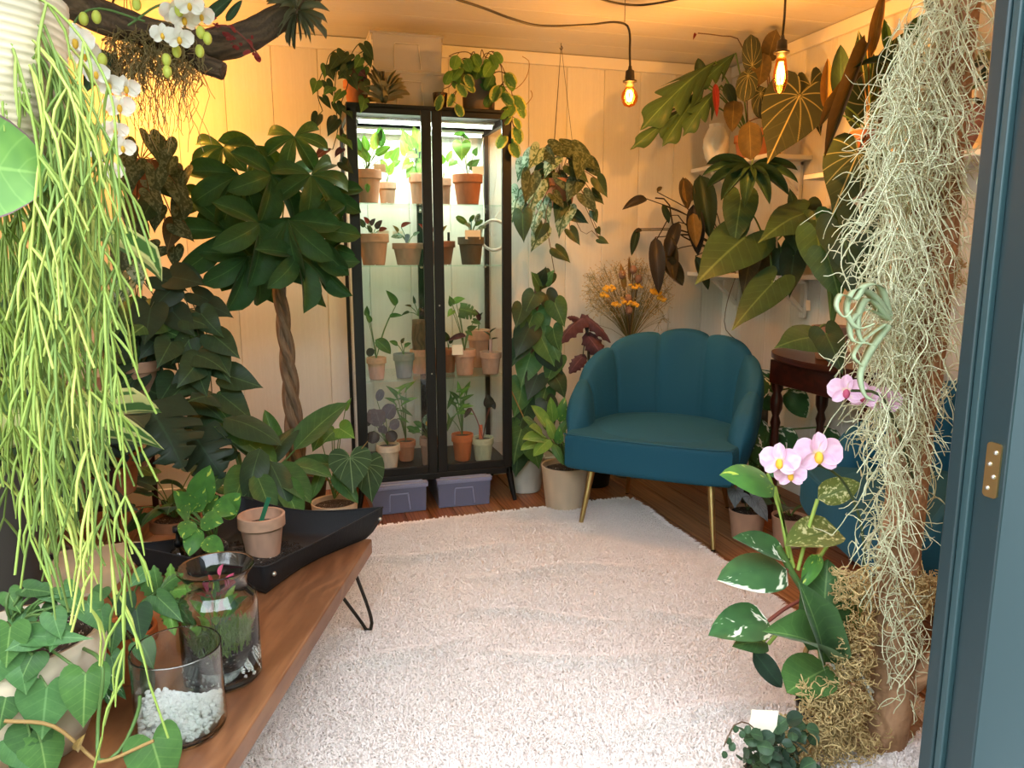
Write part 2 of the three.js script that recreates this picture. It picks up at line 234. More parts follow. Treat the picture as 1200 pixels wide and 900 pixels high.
// ---------- display cabinet ----------
const CX0 = 0.262, CX1 = 0.962, CZ0 = -3.645, CZ1 = -3.234, SH = [0.183, 0.594, 1.094, 1.355];
{
  const W = CX1 - CX0, D = CZ1 - CZ0, cx = (CX0 + CX1) / 2, cz = (CZ0 + CZ1) / 2;
  const cab = thing('display_cabinet', 'tall black metal display cabinet with two glass doors, full of potted plants', 'cabinet', V(cx, 0, cz));
  const f = 0.042, hx = W / 2, hz = D / 2;
  part(cab, 'top_panel', moved(box(W, 0.02, D), 0, 1.74, 0), M.black);
  part(cab, 'bottom_panel', moved(box(W - 0.01, 0.018, D - 0.01), 0, 0.172, 0), M.black);
  part(cab, 'base_rail', merge([moved(box(W, 0.03, 0.03), 0, 0.15, hz - 0.015), moved(box(W, 0.03, 0.03), 0, 0.15, -hz + 0.015), moved(box(0.03, 0.03, D), hx - 0.015, 0.15, 0), moved(box(0.03, 0.03, D), -hx + 0.015, 0.15, 0)]), M.black);
  for (const sx of [-1, 1]) for (const sz of [-1, 1]) {
    part(cab, 'leg', tube([V(sx * (hx - 0.016), 0.165, sz * (hz - 0.016)), V(sx * (hx - 0.002), 0.08, sz * (hz - 0.008)), V(sx * (hx + 0.012), 0.003, sz * (hz + 0.004))], (t) => 0.017 - 0.007 * t, 8, 8), M.black);
    if (sz < 0) part(cab, 'post', moved(box(0.022, 1.58, 0.022), sx * (hx - 0.011), 0.95, sz * (hz - 0.011)), M.black);
  }
  part(cab, 'post', moved(box(0.032, 1.58, 0.02), 0.012, 0.95, -hz + 0.01), M.black);
  part(cab, 'top_rail', merge([moved(box(0.022, 0.03, D), hx - 0.011, 1.715, 0), moved(box(0.022, 0.03, D), -hx + 0.011, 1.715, 0), moved(box(W, 0.03, 0.02), 0, 1.715, -hz + 0.01)]), M.black);
  part(cab, 'back_pane', moved(new THREE.PlaneGeometry(W - 0.04, 1.54), 0, 0.95, -hz + 0.02), M.glass);
  for (const s of [-1, 1]) part(cab, 'side_pane', moved(new THREE.PlaneGeometry(D - 0.03, 1.54).rotateY(Math.PI / 2), s * (hx - 0.008), 0.95, 0), M.glass);
  for (const s of [-1, 1]) {           // doors
    const w = W / 2 - 0.002, x0 = s * (w / 2 + 0.002), d = part(cab, 'door', merge([moved(box(f, 1.575, 0.02), x0 - w / 2 + f / 2, 0.9525, hz - 0.01), moved(box(f, 1.575, 0.02), x0 + w / 2 - f / 2, 0.9525, hz - 0.01), moved(box(w - 2 * f, 0.03, 0.02), x0, 1.725, hz - 0.01), moved(box(w - 2 * f, 0.035, 0.02), x0, 0.183, hz - 0.01)]), M.black);
    part(d, 'door_pane', moved(new THREE.PlaneGeometry(w - 2 * f + 0.004, 1.52), x0, 0.955, hz - 0.01), M.glass);
    part(d, 'keyhole', new THREE.SphereGeometry(0.004, 8, 6), M.steel, V(s * 0.02, s > 0 ? 0.92 : 0.62, hz));
  }
  SH.slice(1).forEach((y, i) => {
    part(cab, 'glass_shelf', moved(box(W - 0.05, 0.006, D - 0.06, 0.001), 0, y - 0.003, -0.005), M.shelfGlass);
    for (const sx of [-1, 0.03, 1]) part(cab, 'shelf_clip', moved(box(0.012, 0.014, 0.016), sx * (hx - 0.026), y - 0.013, -hz + 0.03), M.steel);
  });
  // grow light bars under the top, with their lights
  const glow = std({ color: 0xffffff, emissive: LED, emissiveIntensity: 5 });
  for (const [z, y] of [[0.10, 1.695], [-0.09, 1.685]]) {
    const b = part(cab, 'light_bar_housing', moved(box(0.6, 0.012, 0.026), 0, y + 0.012, z), M.white);
    part(b, 'light_tube', tube([V(-0.29, y, z), V(0.29, y, z)], 0.009, 8, 4), glow);
    const l = new THREE.RectAreaLight(LED, LED_POWER, 0.58, 0.02); l.name = 'grow_light'; l.position.set(cx, y - 0.012, cz + z); l.rotation.set(-Math.PI / 2, 0, 0); scene.add(l);
  }
  part(cab, 'power_cable', tube([V(hx - 0.03, 1.69, -hz + 0.04), V(hx - 0.05, 1.55, -hz + 0.05), V(hx - 0.03, 1.36, -hz + 0.04), V(hx - 0.04, 1.1, -hz + 0.035)], 0.003, 5, 20), M.white);
  // white ring hung by the right side pane
  const rg = thing('white_hoop', 'white plastic hoop hanging at the right pane inside the cabinet', 'hoop', V(CX1 - 0.055, 1.225, -3.33));
  part(rg, 'ring', new THREE.TorusGeometry(0.066, 0.007, 10, 40), M.white, V(0, 0, 0), [0, -0.55, 0]);
  part(rg, 'hook', tube([V(0, 0.066, 0), V(0.01, 0.085, 0), V(0.04, 0.12, 0)], 0.002, 5, 8), M.white);
}
// ---------- plastic boxes ----------
function bin(name, label, p, w, h, d, rot, mats, group, lid = true, turned = false) {
  const t = thing(name, label, 'storage box', p, group); t.rotation.y = rot || 0;
  const b = new THREE.BufferGeometry(), k = 0.9, pos = [], q = (s, y, e) => [[-w / 2 * s, y, -d / 2 * s], [w / 2 * s, y, -d / 2 * s], [w / 2 * s, y, d / 2 * s], [-w / 2 * s, y, d / 2 * s]];
  const wall = (sx, sy, sz, x, y, z, rx, rz) => { const g = box(sx, sy, sz, 0.001); g.rotateX(rx || 0); g.rotateZ(rz || 0); return g.translate(x, y, z); };
  const a = 0.07, th = 0.002;
  const body = merge([wall(w * 0.93, h, th, 0, h / 2, d / 2 * 0.94, a), wall(w * 0.93, h, th, 0, h / 2, -d / 2 * 0.94, -a), wall(th, h, d * 0.93, w / 2 * 0.94, h / 2, 0, 0, -a), wall(th, h, d * 0.93, -w / 2 * 0.94, h / 2, 0, 0, a), wall(w * 0.89, th, d * 0.89, 0, 0.002, 0)]);
  part(t, 'body', body, mats[0]);
  part(t, 'rim', merge([moved(box(w, 0.012, 0.01), 0, h - 0.004, d / 2 - 0.005), moved(box(w, 0.012, 0.01), 0, h - 0.004, -d / 2 + 0.005), moved(box(0.01, 0.012, d), w / 2 - 0.005, h - 0.004, 0), moved(box(0.01, 0.012, d), -w / 2 + 0.005, h - 0.004, 0)]), mats[1]);
  if (lid) { part(t, 'lid', merge([moved(box(w * 1.01, 0.008, d * 1.01, 0.003), 0, h + 0.006, 0), moved(box(w * 0.86, 0.006, d * 0.86, 0.003), 0, h + 0.011, 0)]), mats[1]); }
  part(t, 'handle_ridge', tube([V(-w * 0.18, 0.012, d / 2 * 0.9 + 0.004), V(-w * 0.165, h * 0.72, d / 2 * 0.96 + 0.002), V(w * 0.165, h * 0.72, d / 2 * 0.96 + 0.002), V(w * 0.18, 0.012, d / 2 * 0.9 + 0.004)].flatMap((p, i, arr) => i && i < 3 ? [p, p.clone().lerp(arr[i + (i === 1 ? 1 : -1)], 0.04)].slice(i === 1 ? 0 : 0) : [p]), 0.003, 5, 40), mats[1]);
  if (turned) t.rotation.x = Math.PI;
  return t;
}
bin('storage_box', 'lidded blue-tinted plastic box under the cabinet beside the cream pot', V(0.425, 0.003, -3.36), 0.255, 0.125, 0.34, 0.03, [M.blueBin, M.blueLid], 'plastic boxes under the cabinet');
bin('storage_box', 'lidded blue-tinted plastic box under the cabinet by its right leg', V(0.73, 0.003, -3.37), 0.255, 0.125, 0.34, -0.02, [M.blueBin, M.blueLid], 'plastic boxes under the cabinet');
bin('storage_box', 'frosted clear plastic box standing directly on the cabinet top', V(0.535, 1.752, -3.43), 0.31, 0.145, 0.26, 0.02, [M.clearBin, M.clearBin], 'plastic boxes on the cabinet', false);
bin('storage_box', 'frosted clear plastic box nested on another box above the cabinet', V(0.53, 1.897, -3.43), 0.31, 0.15, 0.26, 0.0, [M.clearBin, M.clearBin], 'plastic boxes on the cabinet', false);

// ---------- scallop-back chairs ----------
function chair(label, p, rot) {
  const t = thing('velvet_chair', label, 'chair', p); t.rotation.y = rot;
  const NF = 140, K = 7, pos = [], idx = [], prof = 22;
  const path = new THREE.CatmullRomCurve3([V(-0.315, 0, 0.22), V(-0.325, 0, 0.08), V(-0.315, 0, -0.08), V(-0.22, 0, -0.235), V(0, 0, -0.29), V(0.22, 0, -0.235), V(0.315, 0, -0.08), V(0.325, 0, 0.08), V(0.315, 0, 0.22)]);
  for (let i = 0; i <= NF; i++) {
    const q = i / NF, c = path.getPointAt(q), tn = path.getTangentAt(q), out = V(-tn.z, 0, tn.x).multiplyScalar(-1); if (out.dot(V(c.x, 0, c.z)) < 0) out.multiplyScalar(-1);
    const s = Math.abs(q - 0.5) * 2, ch = Math.abs(Math.sin(q * K * Math.PI)), e = Math.sqrt(ch), endR = sm(0, 0.06, Math.min(q, 1 - q));
    const top = 0.43 + 0.345 * Math.cos(s ** 1.05 * Math.PI / 2) ** 0.95 + 0.026 * e - 0.035 * (1 - endR), th = (0.036 + 0.012 * e) * (0.55 + 0.45 * endR);
    for (let k = 0; k < prof; k++) {
      const a = k / prof * 2 * Math.PI, ca = Math.cos(a), sa = Math.sin(a), sup = (x) => Math.sign(x) * Math.abs(x) ** 0.6, yb = 0.275, yy = (top + yb) / 2 + (top - yb) / 2 * sup(sa), v = (yy - yb) / (top - yb);
      const off = th * sup(ca) * (0.6 + 0.4 * Math.sin(v * 2.6)) + 0.055 * v * (1 - s * 0.55) - (ca < 0 ? 0.006 * e : 0);
      pos.push(c.x + out.x * off, yy, c.z + out.z * off);
    }
  }
  for (let i = 0; i < NF; i++) for (let k = 0; k < prof; k++) { const a = i * prof + k, b = i * prof + (k + 1) % prof, c = a + prof, d = b + prof; idx.push(a, b, c, b, d, c); }
  for (const i of [0, NF]) { const c = pos.length / 3; let x = 0, y = 0, z = 0; for (let k = 0; k < prof; k++) { const o = (i * prof + k) * 3; x += pos[o]; y += pos[o + 1]; z += pos[o + 2]; } pos.push(x / prof, y / prof, z / prof + 0.02); for (let k = 0; k < prof; k++) { const a = i * prof + k, b = i * prof + (k + 1) % prof; if (i) idx.push(c, a, b); else idx.push(c, b, a); } }
  const g = new THREE.BufferGeometry(); g.setAttribute('position', new THREE.Float32BufferAttribute(pos, 3)); g.setIndex(idx); g.computeVertexNormals();
  const uv = []; for (let i = 0; i < pos.length; i += 3) uv.push((pos[i] + pos[i + 2]) * 6, pos[i + 1] * 6); g.setAttribute('uv', new THREE.Float32BufferAttribute(uv, 2));
  part(t, 'backrest', g, M.velvet);
  const sh = new THREE.Shape(); sh.moveTo(-0.32, 0.28); sh.bezierCurveTo(-0.2, 0.315, 0.2, 0.315, 0.32, 0.28); sh.bezierCurveTo(0.345, 0.2, 0.32, 0.05, 0.29, -0.08); sh.bezierCurveTo(0.2, -0.29, -0.2, -0.29, -0.29, -0.08); sh.bezierCurveTo(-0.32, 0.05, -0.345, 0.2, -0.32, 0.28);
  const sg = new THREE.ExtrudeGeometry(sh, { depth: 0.1, bevelEnabled: true, bevelSize: 0.018, bevelThickness: 0.024, bevelSegments: 4, curveSegments: 16 }); sg.rotateX(Math.PI / 2); const sp = sg.attributes.position; for (let i = 0; i < sp.count; i++) { const q = (sp.getX(i) / 0.34) ** 2 + ((sp.getZ(i)) / 0.3) ** 2; if (sp.getY(i) > 0) sp.setY(i, sp.getY(i) + 0.022 * Math.max(0, 1 - q)); }
  part(t, 'seat', sg, M.velvet, V(0, 0.39, 0));
  const dome = new THREE.SphereGeometry(1, 32, 12, 0, Math.PI * 2, 0, Math.PI / 2); dome.scale(0.3, 0.03, 0.27); part(t, 'seat_crown', dome, M.velvet, V(0, 0.405, 0.02));
  const seam = tube(sh.getPoints(12).filter((_, i) => i < 13).map((q) => V(q.x * 1.055, 0.412, q.y * 1.06)), 0.003, 5, 40); part(t, 'seat_piping', seam, M.velvet);
  for (const [x, z, fx, fz] of [[-0.24, 0.2, -0.275, 0.265], [0.24, 0.2, 0.275, 0.265], [-0.19, -0.2, -0.235, -0.275], [0.19, -0.2, 0.235, -0.275]]) { const l = part(t, 'leg', tube([V(x, 0.29, z), V(fx, 0.006, fz)], (q) => 0.0165 - 0.0075 * q, 10, 2), M.brass); part(l, 'foot_cap', tube([V(fx, 0.006, fz), V(fx, 0, fz)], 0.0085, 8, 1), M.bakelite); }
  return t;
}
chair('teal velvet scallop-back chair on brass legs at the corner of the white rug', V(1.505, 0.004, -2.795), -0.735);
chair('teal velvet chair partly hidden behind the moss-hung driftwood trunk', V(1.86, 0.004, -1.72), -1.9);

// ---------- dark side table ----------
{
  const t = thing('side_table', 'dark polished side table with turned legs against the panelled wall', 'table', V(2.085, 0, -2.42));
  const ov = new THREE.CylinderGeometry(1, 1, 0.022, 40); ov.scale(0.2, 1, 0.38); part(t, 'tabletop', ov, M.darkWood, V(0, 0.72, 0));
  const ov2 = new THREE.CylinderGeometry(1, 0.98, 0.01, 40); ov2.scale(0.192, 1, 0.372); part(t, 'top_moulding', ov2, M.darkWood, V(0, 0.704, 0));
  part(t, 'apron', moved(box(0.28, 0.1, 0.56), 0, 0.65, 0), M.darkWood);
  const lg = lathe([[0.001, 0], [0.014, 0], [0.017, 0.02], [0.013, 0.05], [0.02, 0.09], [0.024, 0.2], [0.021, 0.32], [0.015, 0.4], [0.022, 0.43], [0.014, 0.46], [0.025, 0.49], [0.027, 0.53], [0.016, 0.56], [0.024, 0.575], [0.024, 0.6]], 14);
  for (const sx of [-1, 1]) for (const sz of [-1, 1]) part(t, 'leg', lg, M.darkWood, V(sx * 0.115, 0, sz * 0.255));
}
// ---------- wall shelves with brackets ----------
const SHELVES = [];
function shelf(label, x, y, z0, z1, brackets, deep = 0.24) {
  const t = thing('wall_shelf', label, 'shelf', V(XR - 0.002, y, (z0 + z1) / 2)), L = Math.abs(z1 - z0);
  part(t, 'board', moved(box(deep, 0.02, L), -deep / 2, -0.01, 0), M.white);
  for (const z of brackets) {
    const b = part(t, 'bracket', merge([moved(box(0.02, 0.18, 0.03), -0.011, -0.11, z), moved(box(deep * 0.8, 0.02, 0.03), -deep * 0.4, -0.031, z), (() => { const g = box(0.016, 0.2, 0.026); g.rotateZ(0.82); return g.translate(-0.085, -0.105, z); })()]), M.white);
    part(b, 'screw', new THREE.SphereGeometry(0.005, 8, 6), M.iron, V(-0.022, -0.15, z));
  }
  return t;
}
shelf('high white wall shelf in the corner holding the white vase and clay pots', 2.07, 1.58, -3.64, -2.98, [-0.2, 0.26]);
shelf('low white wall shelf in the corner holding the spindly dark orchid', 2.07, 1.045, -3.64, -2.85, [-0.26, 0.28]);
shelf('white wall shelf nearer the door under the pale-veined anthurium pots', 2.05, 1.46, -2.72, -1.75, [-0.35, 0.35]);

// ---------- pendant bulbs ----------
function pendant(label, p, cordPts, power, globe = 0.031, long = 1.25) {
  const t = thing('pendant_bulb', label, 'lamp', p, 'bare filament bulbs');
  const gl = [[0.0125, 0.0], [0.013, -0.012], [0.018, -0.024], [globe * 0.9, -0.04 * long], [globe, -0.055 * long], [globe * 0.93, -0.072 * long], [globe * 0.6, -0.088 * long], [0.0005, -0.095 * long]];
  part(t, 'bulb_glass', lathe(gl, 24), phy({ color: 0xffc06a, transmission: 1, thickness: 0, roughness: 0.02, ior: 1.45, emissive: new THREE.Color(1, 0.45, 0.06), emissiveIntensity: 0.55 }));
  const fil = []; for (let k = 0; k < 6; k++) { const a = k / 6 * Math.PI * 2; fil.push(tube([V(Math.cos(a) * 0.006, -0.03, Math.sin(a) * 0.006), V(Math.cos(a + 0.4) * 0.012, -0.045 * long, Math.sin(a + 0.4) * 0.012), V(Math.cos(a + 0.8) * 0.008, -0.072 * long, Math.sin(a + 0.8) * 0.008)], 0.0028, 5, 6)); }
  part(t, 'filament', merge(fil), std({ color: 0xffffff, emissive: new THREE.Color(1, 0.62, 0.2), emissiveIntensity: 26 }));
  const sock = part(t, 'socket', lathe([[0.001, 0.058], [0.006, 0.058], [0.0085, 0.045], [0.0165, 0.04], [0.0185, 0.014], [0.0185, 0.006], [0.027, 0.004], [0.027, -0.002], [0.0175, -0.003], [0.0165, -0.016], [0.001, -0.016]], 20), M.bakelite);
  part(t, 'cord', tube([V(0, 0.055, 0), ...cordPts.map((q) => q.clone().sub(p))], 0.0042, 6, 60), M.bakelite);
  const l = new THREE.PointLight(BULB, power); l.name = 'filament_light'; l.position.set(0, -0.05 * long, 0); l.castShadow = true; l.shadow.radius = 1.2; t.add(l);
  return t;
}
{
  const b1 = atZ(738, 96, -2.8), b2 = atZ(916, 62, -2.4);
  pendant('round glowing filament bulb hanging before the corner wall boards', b1, [atZ(738, 60, -2.8), atZ(738, 40, -2.8), atZ(735, 30, -2.8), atZ(722, 26, -2.79), atZ(690, 29, -2.76), atZ(632, 30, -2.7), atZ(600, 22, -2.62), atZ(568, 10, -2.55), atZ(535, -1, -2.45)], BULB_POWER * 0.8, 0.033, 1.0);
  pendant('tall glowing filament bulb hanging among the shelf plants', b2, [V(b2.x + 0.003, b2.y + 0.12, b2.z), V(b2.x + 0.012, YC - 0.06, b2.z - 0.01), V(b2.x, YC - 0.008, b2.z + 0.03)], BULB_POWER, 0.026, 1.45);
  const b3 = atZ(138, 92, -3.25);
  pendant('glowing filament bulb hanging behind the white orchids on the branch', b3, [V(b3.x, b3.y + 0.2, b3.z), V(b3.x + 0.01, YC - 0.04, b3.z), V(b3.x + 0.05, YC - 0.008, b3.z)], BULB_POWER * 1.5, 0.031, 1.1);
  const c = thing('lamp_cable', 'black lamp cable looping along the boarded ceiling above the corner', 'cable', atZ(750, 6, -2.75));
  part(c, 'cable', tube([atZ(690, -6, -2.7), atZ(715, 2, -2.72), atZ(750, 6, -2.75), atZ(790, 0, -2.72), atZ(820, -8, -2.7)].map((q) => q.setY(Math.min(q.y, YC - 0.006)).sub(c.position)), 0.0042, 6, 30), M.bakelite);
  const hk = atZ(732, 27, -2.8), h2 = thing('cable_hook', 'thin wire hook holding up the lamp cable above the round bulb', 'hook', V(hk.x, YC - 0.02, hk.z)); part(h2, 'wire', tube([V(0, 0.01, 0), V(0, hk.y - YC + 0.024, 0)], 0.0014, 5, 2), M.iron);
}

// ---------- leaf library ----------
// a leaf blade: base at the origin, tip at (0,1,0), width 1, upper side to +z
function blade({ w, rows = 10, cols = 6, lobe = 0, skew = 0, arch = 0.08, cup = 0.1, wave = 0, wf = 9, twist = 0, fold = 0 }) {
  const pos = [], uv = [], idx = [];
  for (let i = 0; i <= rows; i++) for (let j = 0; j <= cols; j++) {
    const t = i / rows, s = j / cols * 2 - 1, a = Math.abs(s), hw = w(t);
    let x = s * hw, y = t - lobe * a ** 1.4 * (1 - t) ** 3 + skew * a * hw * 2 * (1 - t) , z = arch * 4 * t * (1 - t) + cup * (a * a) * hw * 2 + fold * a * hw * 2 + wave * Math.sin(t * wf + (s > 0 ? 1 : 0)) * a * a;
    pos.push(x, y, z); uv.push(j / cols, t);
  }
  for (let i = 0; i < rows; i++) for (let j = 0; j < cols; j++) { const a = i * (cols + 1) + j, b = a + 1, c = a + cols + 1, d = c + 1; idx.push(a, b, c, b, d, c); }
  const g = new THREE.BufferGeometry(); g.setAttribute('position', new THREE.Float32BufferAttribute(pos, 3)); g.setAttribute('uv', new THREE.Float32BufferAttribute(uv, 2)); g.setIndex(idx); g.computeVertexNormals(); return g;
}
// a blade fanned out from the stalk to an outline (right half, tip first, notch last): hearts and arrows
function fanBlade(half, { arch = 0.08, cup = -0.1, wave = 0, ring = 4, n = 15 } = {}) {
  const cv = new THREE.CatmullRomCurve3(half.map(([x, y]) => V(x, y, 0)), false, 'centripetal'), out = [], pos = [], uv = [], idx = [];
  for (let i = 0; i <= n; i++) out.push(cv.getPoint(1 - i / n)); for (let i = n - 1; i >= 0; i--) { const p = cv.getPoint(1 - i / n); out.push(V(-p.x, p.y, 0)); }
  const y0 = Math.min(...out.map((p) => p.y)), put = (x, y) => { const t = Math.max(0, Math.min(1, y)); pos.push(x, y, arch * 4 * t * (1 - t) + cup * 2 * x * x * (1 - 0.4 * t) + wave * Math.sin(y * 9 + (x > 0 ? 1 : 0)) * 4 * x * x); uv.push(x + 0.5, (y - y0) / (1 - y0)); };
  // rings shrink towards the midrib so that the blade keeps its fold
  const m = out.length; for (let k = 0; k <= ring; k++) for (const p of out) { const f = k / ring; put(p.x * f, p.y < 0 ? p.y * f : p.y * (0.25 * f + 0.75 * f ** 0.6)); }
  for (let k = 0; k < ring; k++) for (let i = 0; i < m - 1; i++) { const a = k * m + i, b = a + 1, c = a + m, d = c + 1; if (k) idx.push(a, b, c); idx.push(b, d, c); }
  const g = new THREE.BufferGeometry(); g.setAttribute('position', new THREE.Float32BufferAttribute(pos, 3)); g.setAttribute('uv', new THREE.Float32BufferAttribute(uv, 2)); g.setIndex(idx); g.computeVertexNormals();
  if (g.attributes.normal.getZ(m * 2 + 5) < 0) { g.setIndex(idx.map((_, i) => idx[i - i % 3 + [0, 2, 1][i % 3]])); g.computeVertexNormals(); } return g;
}
const HEART = [[0, 1], [0.07, 0.87], [0.24, 0.66], [0.42, 0.38], [0.5, 0.12], [0.46, -0.1], [0.32, -0.21], [0.15, -0.18], [0.04, -0.07], [0, 0]];
const VELVET = [[0, 1], [0.08, 0.86], [0.27, 0.62], [0.43, 0.34], [0.5, 0.06], [0.46, -0.18], [0.32, -0.3], [0.14, -0.26], [0.03, -0.1], [0, 0]];
const ARROW = [[0, 1], [0.09, 0.82], [0.22, 0.5], [0.28, 0.2], [0.35, -0.08], [0.5, -0.36], [0.36, -0.3], [0.14, -0.1], [0, 0]];
const pw = (a, b, n) => (t) => n * 0.5 * (Math.max(t, 0) ** a) * (Math.max(1 - t, 0) ** b) * ((a + b) ** (a + b)) / (a ** a * b ** b);   // peak width n at a/(a+b)
const heartW = (t) => 0.5 * Math.sqrt(Math.max(0, 1 - ((t - 0.28) / 0.74) ** 2)) * (1 - 0.62 * sm(0.5, 1, t) * t) ;
const G = {
  heart: [0, 1, 2].map((k) => fanBlade(HEART, { arch: [0.07, 0.13, 0.03][k], cup: [-0.22, -0.12, 0.2][k], wave: 0.02 })),
  ovate: [0, 1, 2].map((k) => blade({ w: pw(0.5, 0.8, 1), arch: [0.08, 0.14, 0.02][k], cup: [0.1, -0.08, 0.2][k], rows: 9, cols: 6, wave: 0.015 })),
  oval: [0, 1].map((k) => blade({ w: pw(0.5, 0.5, 1), arch: [0.06, 0.12][k], cup: [0.1, -0.1][k], rows: 8, cols: 4 })),
  lance: [0, 1, 2].map((k) => blade({ w: pw(0.6, 0.9, 1), arch: [0.1, 0.2, 0.04][k], cup: [0.3, 0.15, 0.4][k], rows: 10, cols: 4, wave: 0.01 })),
  strap: [0, 1].map((k) => blade({ w: (t) => 0.5 * Math.min(1, 3.2 * (1 - t) ** 0.75) * (0.5 + 0.5 * Math.min(1, t * 5)), arch: [0.22, 0.12][k], cup: 0.35, rows: 14, cols: 4 })),
  velvet: [0, 1].map((k) => fanBlade(VELVET, { arch: [0.12, 0.06][k], cup: [-0.22, -0.1][k], wave: 0.015 })),
  arrow: [fanBlade(ARROW, { arch: 0.08, cup: -0.2 })],
  round: [0, 1].map((k) => blade({ w: pw(0.5, 0.5, 1), arch: 0.03, cup: [0.16, -0.1][k], rows: 8, cols: 6 })),
  lobed: [0, 1].map((k) => blade({ w: (t) => (0.16 + 0.34 * Math.abs(Math.sin(t * 9.5 + 0.6)) ** 0.8 * (1 - 0.75 * t)) * Math.min(1, 6 * (1 - t)) * (t < 0.04 ? t * 25 : 1), skew: 0.5, arch: [0.1, 0.18][k], cup: -0.15, rows: 40, cols: 4 })),
  monstera: [0].map(() => blade({ w: (t) => heartW(t) * (1 - 0.5 * (t > 0.3 && t < 0.93 ? sm(0.78, 0.97, Math.abs(Math.sin(t * 15 + 0.3))) : 0)), lobe: 0.26, skew: 0.3, arch: 0.08, cup: -0.12, rows: 72, cols: 8 })),
  jagged: [0].map(() => blade({ w: (t) => pw(0.4, 0.8, 1)(t) * (1 - 0.28 * Math.abs(Math.sin(t * 16))), lobe: 0.15, arch: 0.16, cup: -0.25, rows: 26, cols: 6 })),
};
G.oblance = [0, 1].map((k) => blade({ w: pw(0.95, 0.6, 1), arch: [0.12, 0.22][k], cup: [0.2, 0.08][k], rows: 9, cols: 4, wave: 0.012 }));
const M4 = () => new THREE.Matrix4();
function palm(n, spread, g, wr, l0, l1, droop) {     // leaflets fanned from one point, as one compound leaf (+y middle leaflet, upper side +z)
  const list = [];
  for (let k = 0; k < n; k++) { const f = n > 1 ? k / (n - 1) * 2 - 1 : 0, L = l0 + (l1 - l0) * Math.abs(f), h = g[k % g.length].clone(); h.applyMatrix4(M4().makeScale(wr * L, L, L)); h.applyMatrix4(M4().makeRotationX(-droop * (0.6 + 0.4 * Math.abs(f)))); h.applyMatrix4(M4().makeRotationZ(-f * spread)); list.push(h); }
  return mergeGeometries(list);
}
G.palmate = [palm(5, 1.7, G.oblance, 0.42, 1, 0.75, 0.15), palm(5, 1.3, G.oblance, 0.44, 1, 0.8, 0.3), palm(6, 2.0, G.oblance, 0.4, 1, 0.72, 0.4)];
G.finger = [palm(9, 1.7, G.lance, 0.24, 1, 0.75, 0.3)];
G.trifoil = [palm(3, 1.2, G.ovate, 0.6, 1, 0.7, 0.3)];
// leaf skins as functions of the blade: s across (-1..1), t from base to tip
const lateral = (s, t, n, sl, wd) => { const q = (t - sl * Math.abs(s)) * n, d = Math.abs(q - Math.round(q)); return 1 - sm(0, wd, d); };
const LT = (fn) => tex(96, 192, (u, v) => fn(u * 2 - 1, v, u, v), true, false);
const mid = (s, w = 0.05) => 1 - sm(w * 0.4, w, Math.abs(s));
const plainLeaf = (a, b, vein, vs = 0.35, n = 8) => LT((s, t, u, v) => { let c = mix(a, b, vnoise(u * 6, v * 10, 0, 0, 77) * 0.7 + vnoise(u * 30, v * 50) * 0.3); c = mix(c, vein, vs * 0.6 * lateral(s, t, n, 0.22, 0.09) * (1 - Math.abs(s) * 0.5)); return mix(c, vein, vs * 1.6 * mid(s)); });
const speckled = (a, b, sp, amt, vein) => LT((s, t, u, v) => { let c = mix(a, b, vnoise(u * 6, v * 9, 0, 0, 5)); const k = vnoise(u * 11, v * 17, 0, 0, 8) * 0.6 + vnoise(u * 26, v * 40, 0, 0, 9) * 0.4; c = mix(c, sp, 0.85 * sm(1 - amt - 0.2, 1 - amt + 0.14, k) * (1 - mid(s, 0.1))); return mix(c, vein, 0.6 * mid(s)); });
const splashed = (a, b, sp, amt, sd) => LT((s, t, u, v) => { let c = mix(a, b, vnoise(u * 6, v * 9, 0, 0, 5)); const k = vnoise(u * 3 + (s > 0 ? 4 : 0), v * 4 - Math.abs(s) * 1.3, 0, 0, sd) * 0.65 + vnoise(u * 14, v * 22 - Math.abs(s) * 6, 0, 0, sd + 1) * 0.35; return mix(mix(c, sp, sm(1 - amt - 0.05, 1 - amt + 0.05, k)), b, 0.5 * mid(s)); });
const boldVein = (a, b, vein, n = 5) => LT((s, t, u, v) => { let c = mix(a, b, vnoise(u * 7, v * 10, 0, 0, 15)); const l = lateral(s, t, n, 0.28, 0.05 + 0.02 * (1 - Math.abs(s))); c = mix(c, vein, 0.75 * l * (1 - 0.35 * Math.abs(s))); const rim = sm(0.84, 0.88, Math.abs(s)) * (1 - sm(0.9, 0.95, Math.abs(s))); c = mix(c, vein, 0.4 * rim); return mix(c, vein, 0.9 * mid(s, 0.07)); });
const radialVein = (a, b, vein, k = 1) => LT((s, t, u, v) => {      // veins run out from the stalk, as on a heart-shaped anthurium
  const x = s / 2, y = t * 1.3 - 0.3, r = Math.hypot(x, y), f = Math.abs(Math.atan2(x, y)); let c = mix(a, b, vnoise(u * 7, v * 10, 0, 0, 15) * 0.7 + vnoise(u * 30, v * 40) * 0.3), q = 0;
  for (const f0 of [0.42, 0.85, 1.4, 2.05, 2.65]) q = Math.max(q, 1 - sm(0.004, 0.013, Math.abs(f + 0.5 * r * Math.sin(Math.min(f, 1.6)) - f0 - 0.12) * r * (r < 0.04 ? 3 : 1)));
  const l = y > 0.25 ? lateral(s, y, 5, 0.5, 0.045) * (1 - Math.abs(s)) : 0;
  c = mix(c, vein, k * (0.75 * q + 0.3 * l)); return mix(c, vein, k * 0.9 * (1 - sm(0.006, 0.016, Math.abs(x))) * (y > -0.02 ? 1 : 0));
});
const striped = (a, b) => LT((s, t, u, v) => mix(a, b, sm(0.42, 0.56, vnoise(u * 11, v * 0.6, 0, 0, 3))));
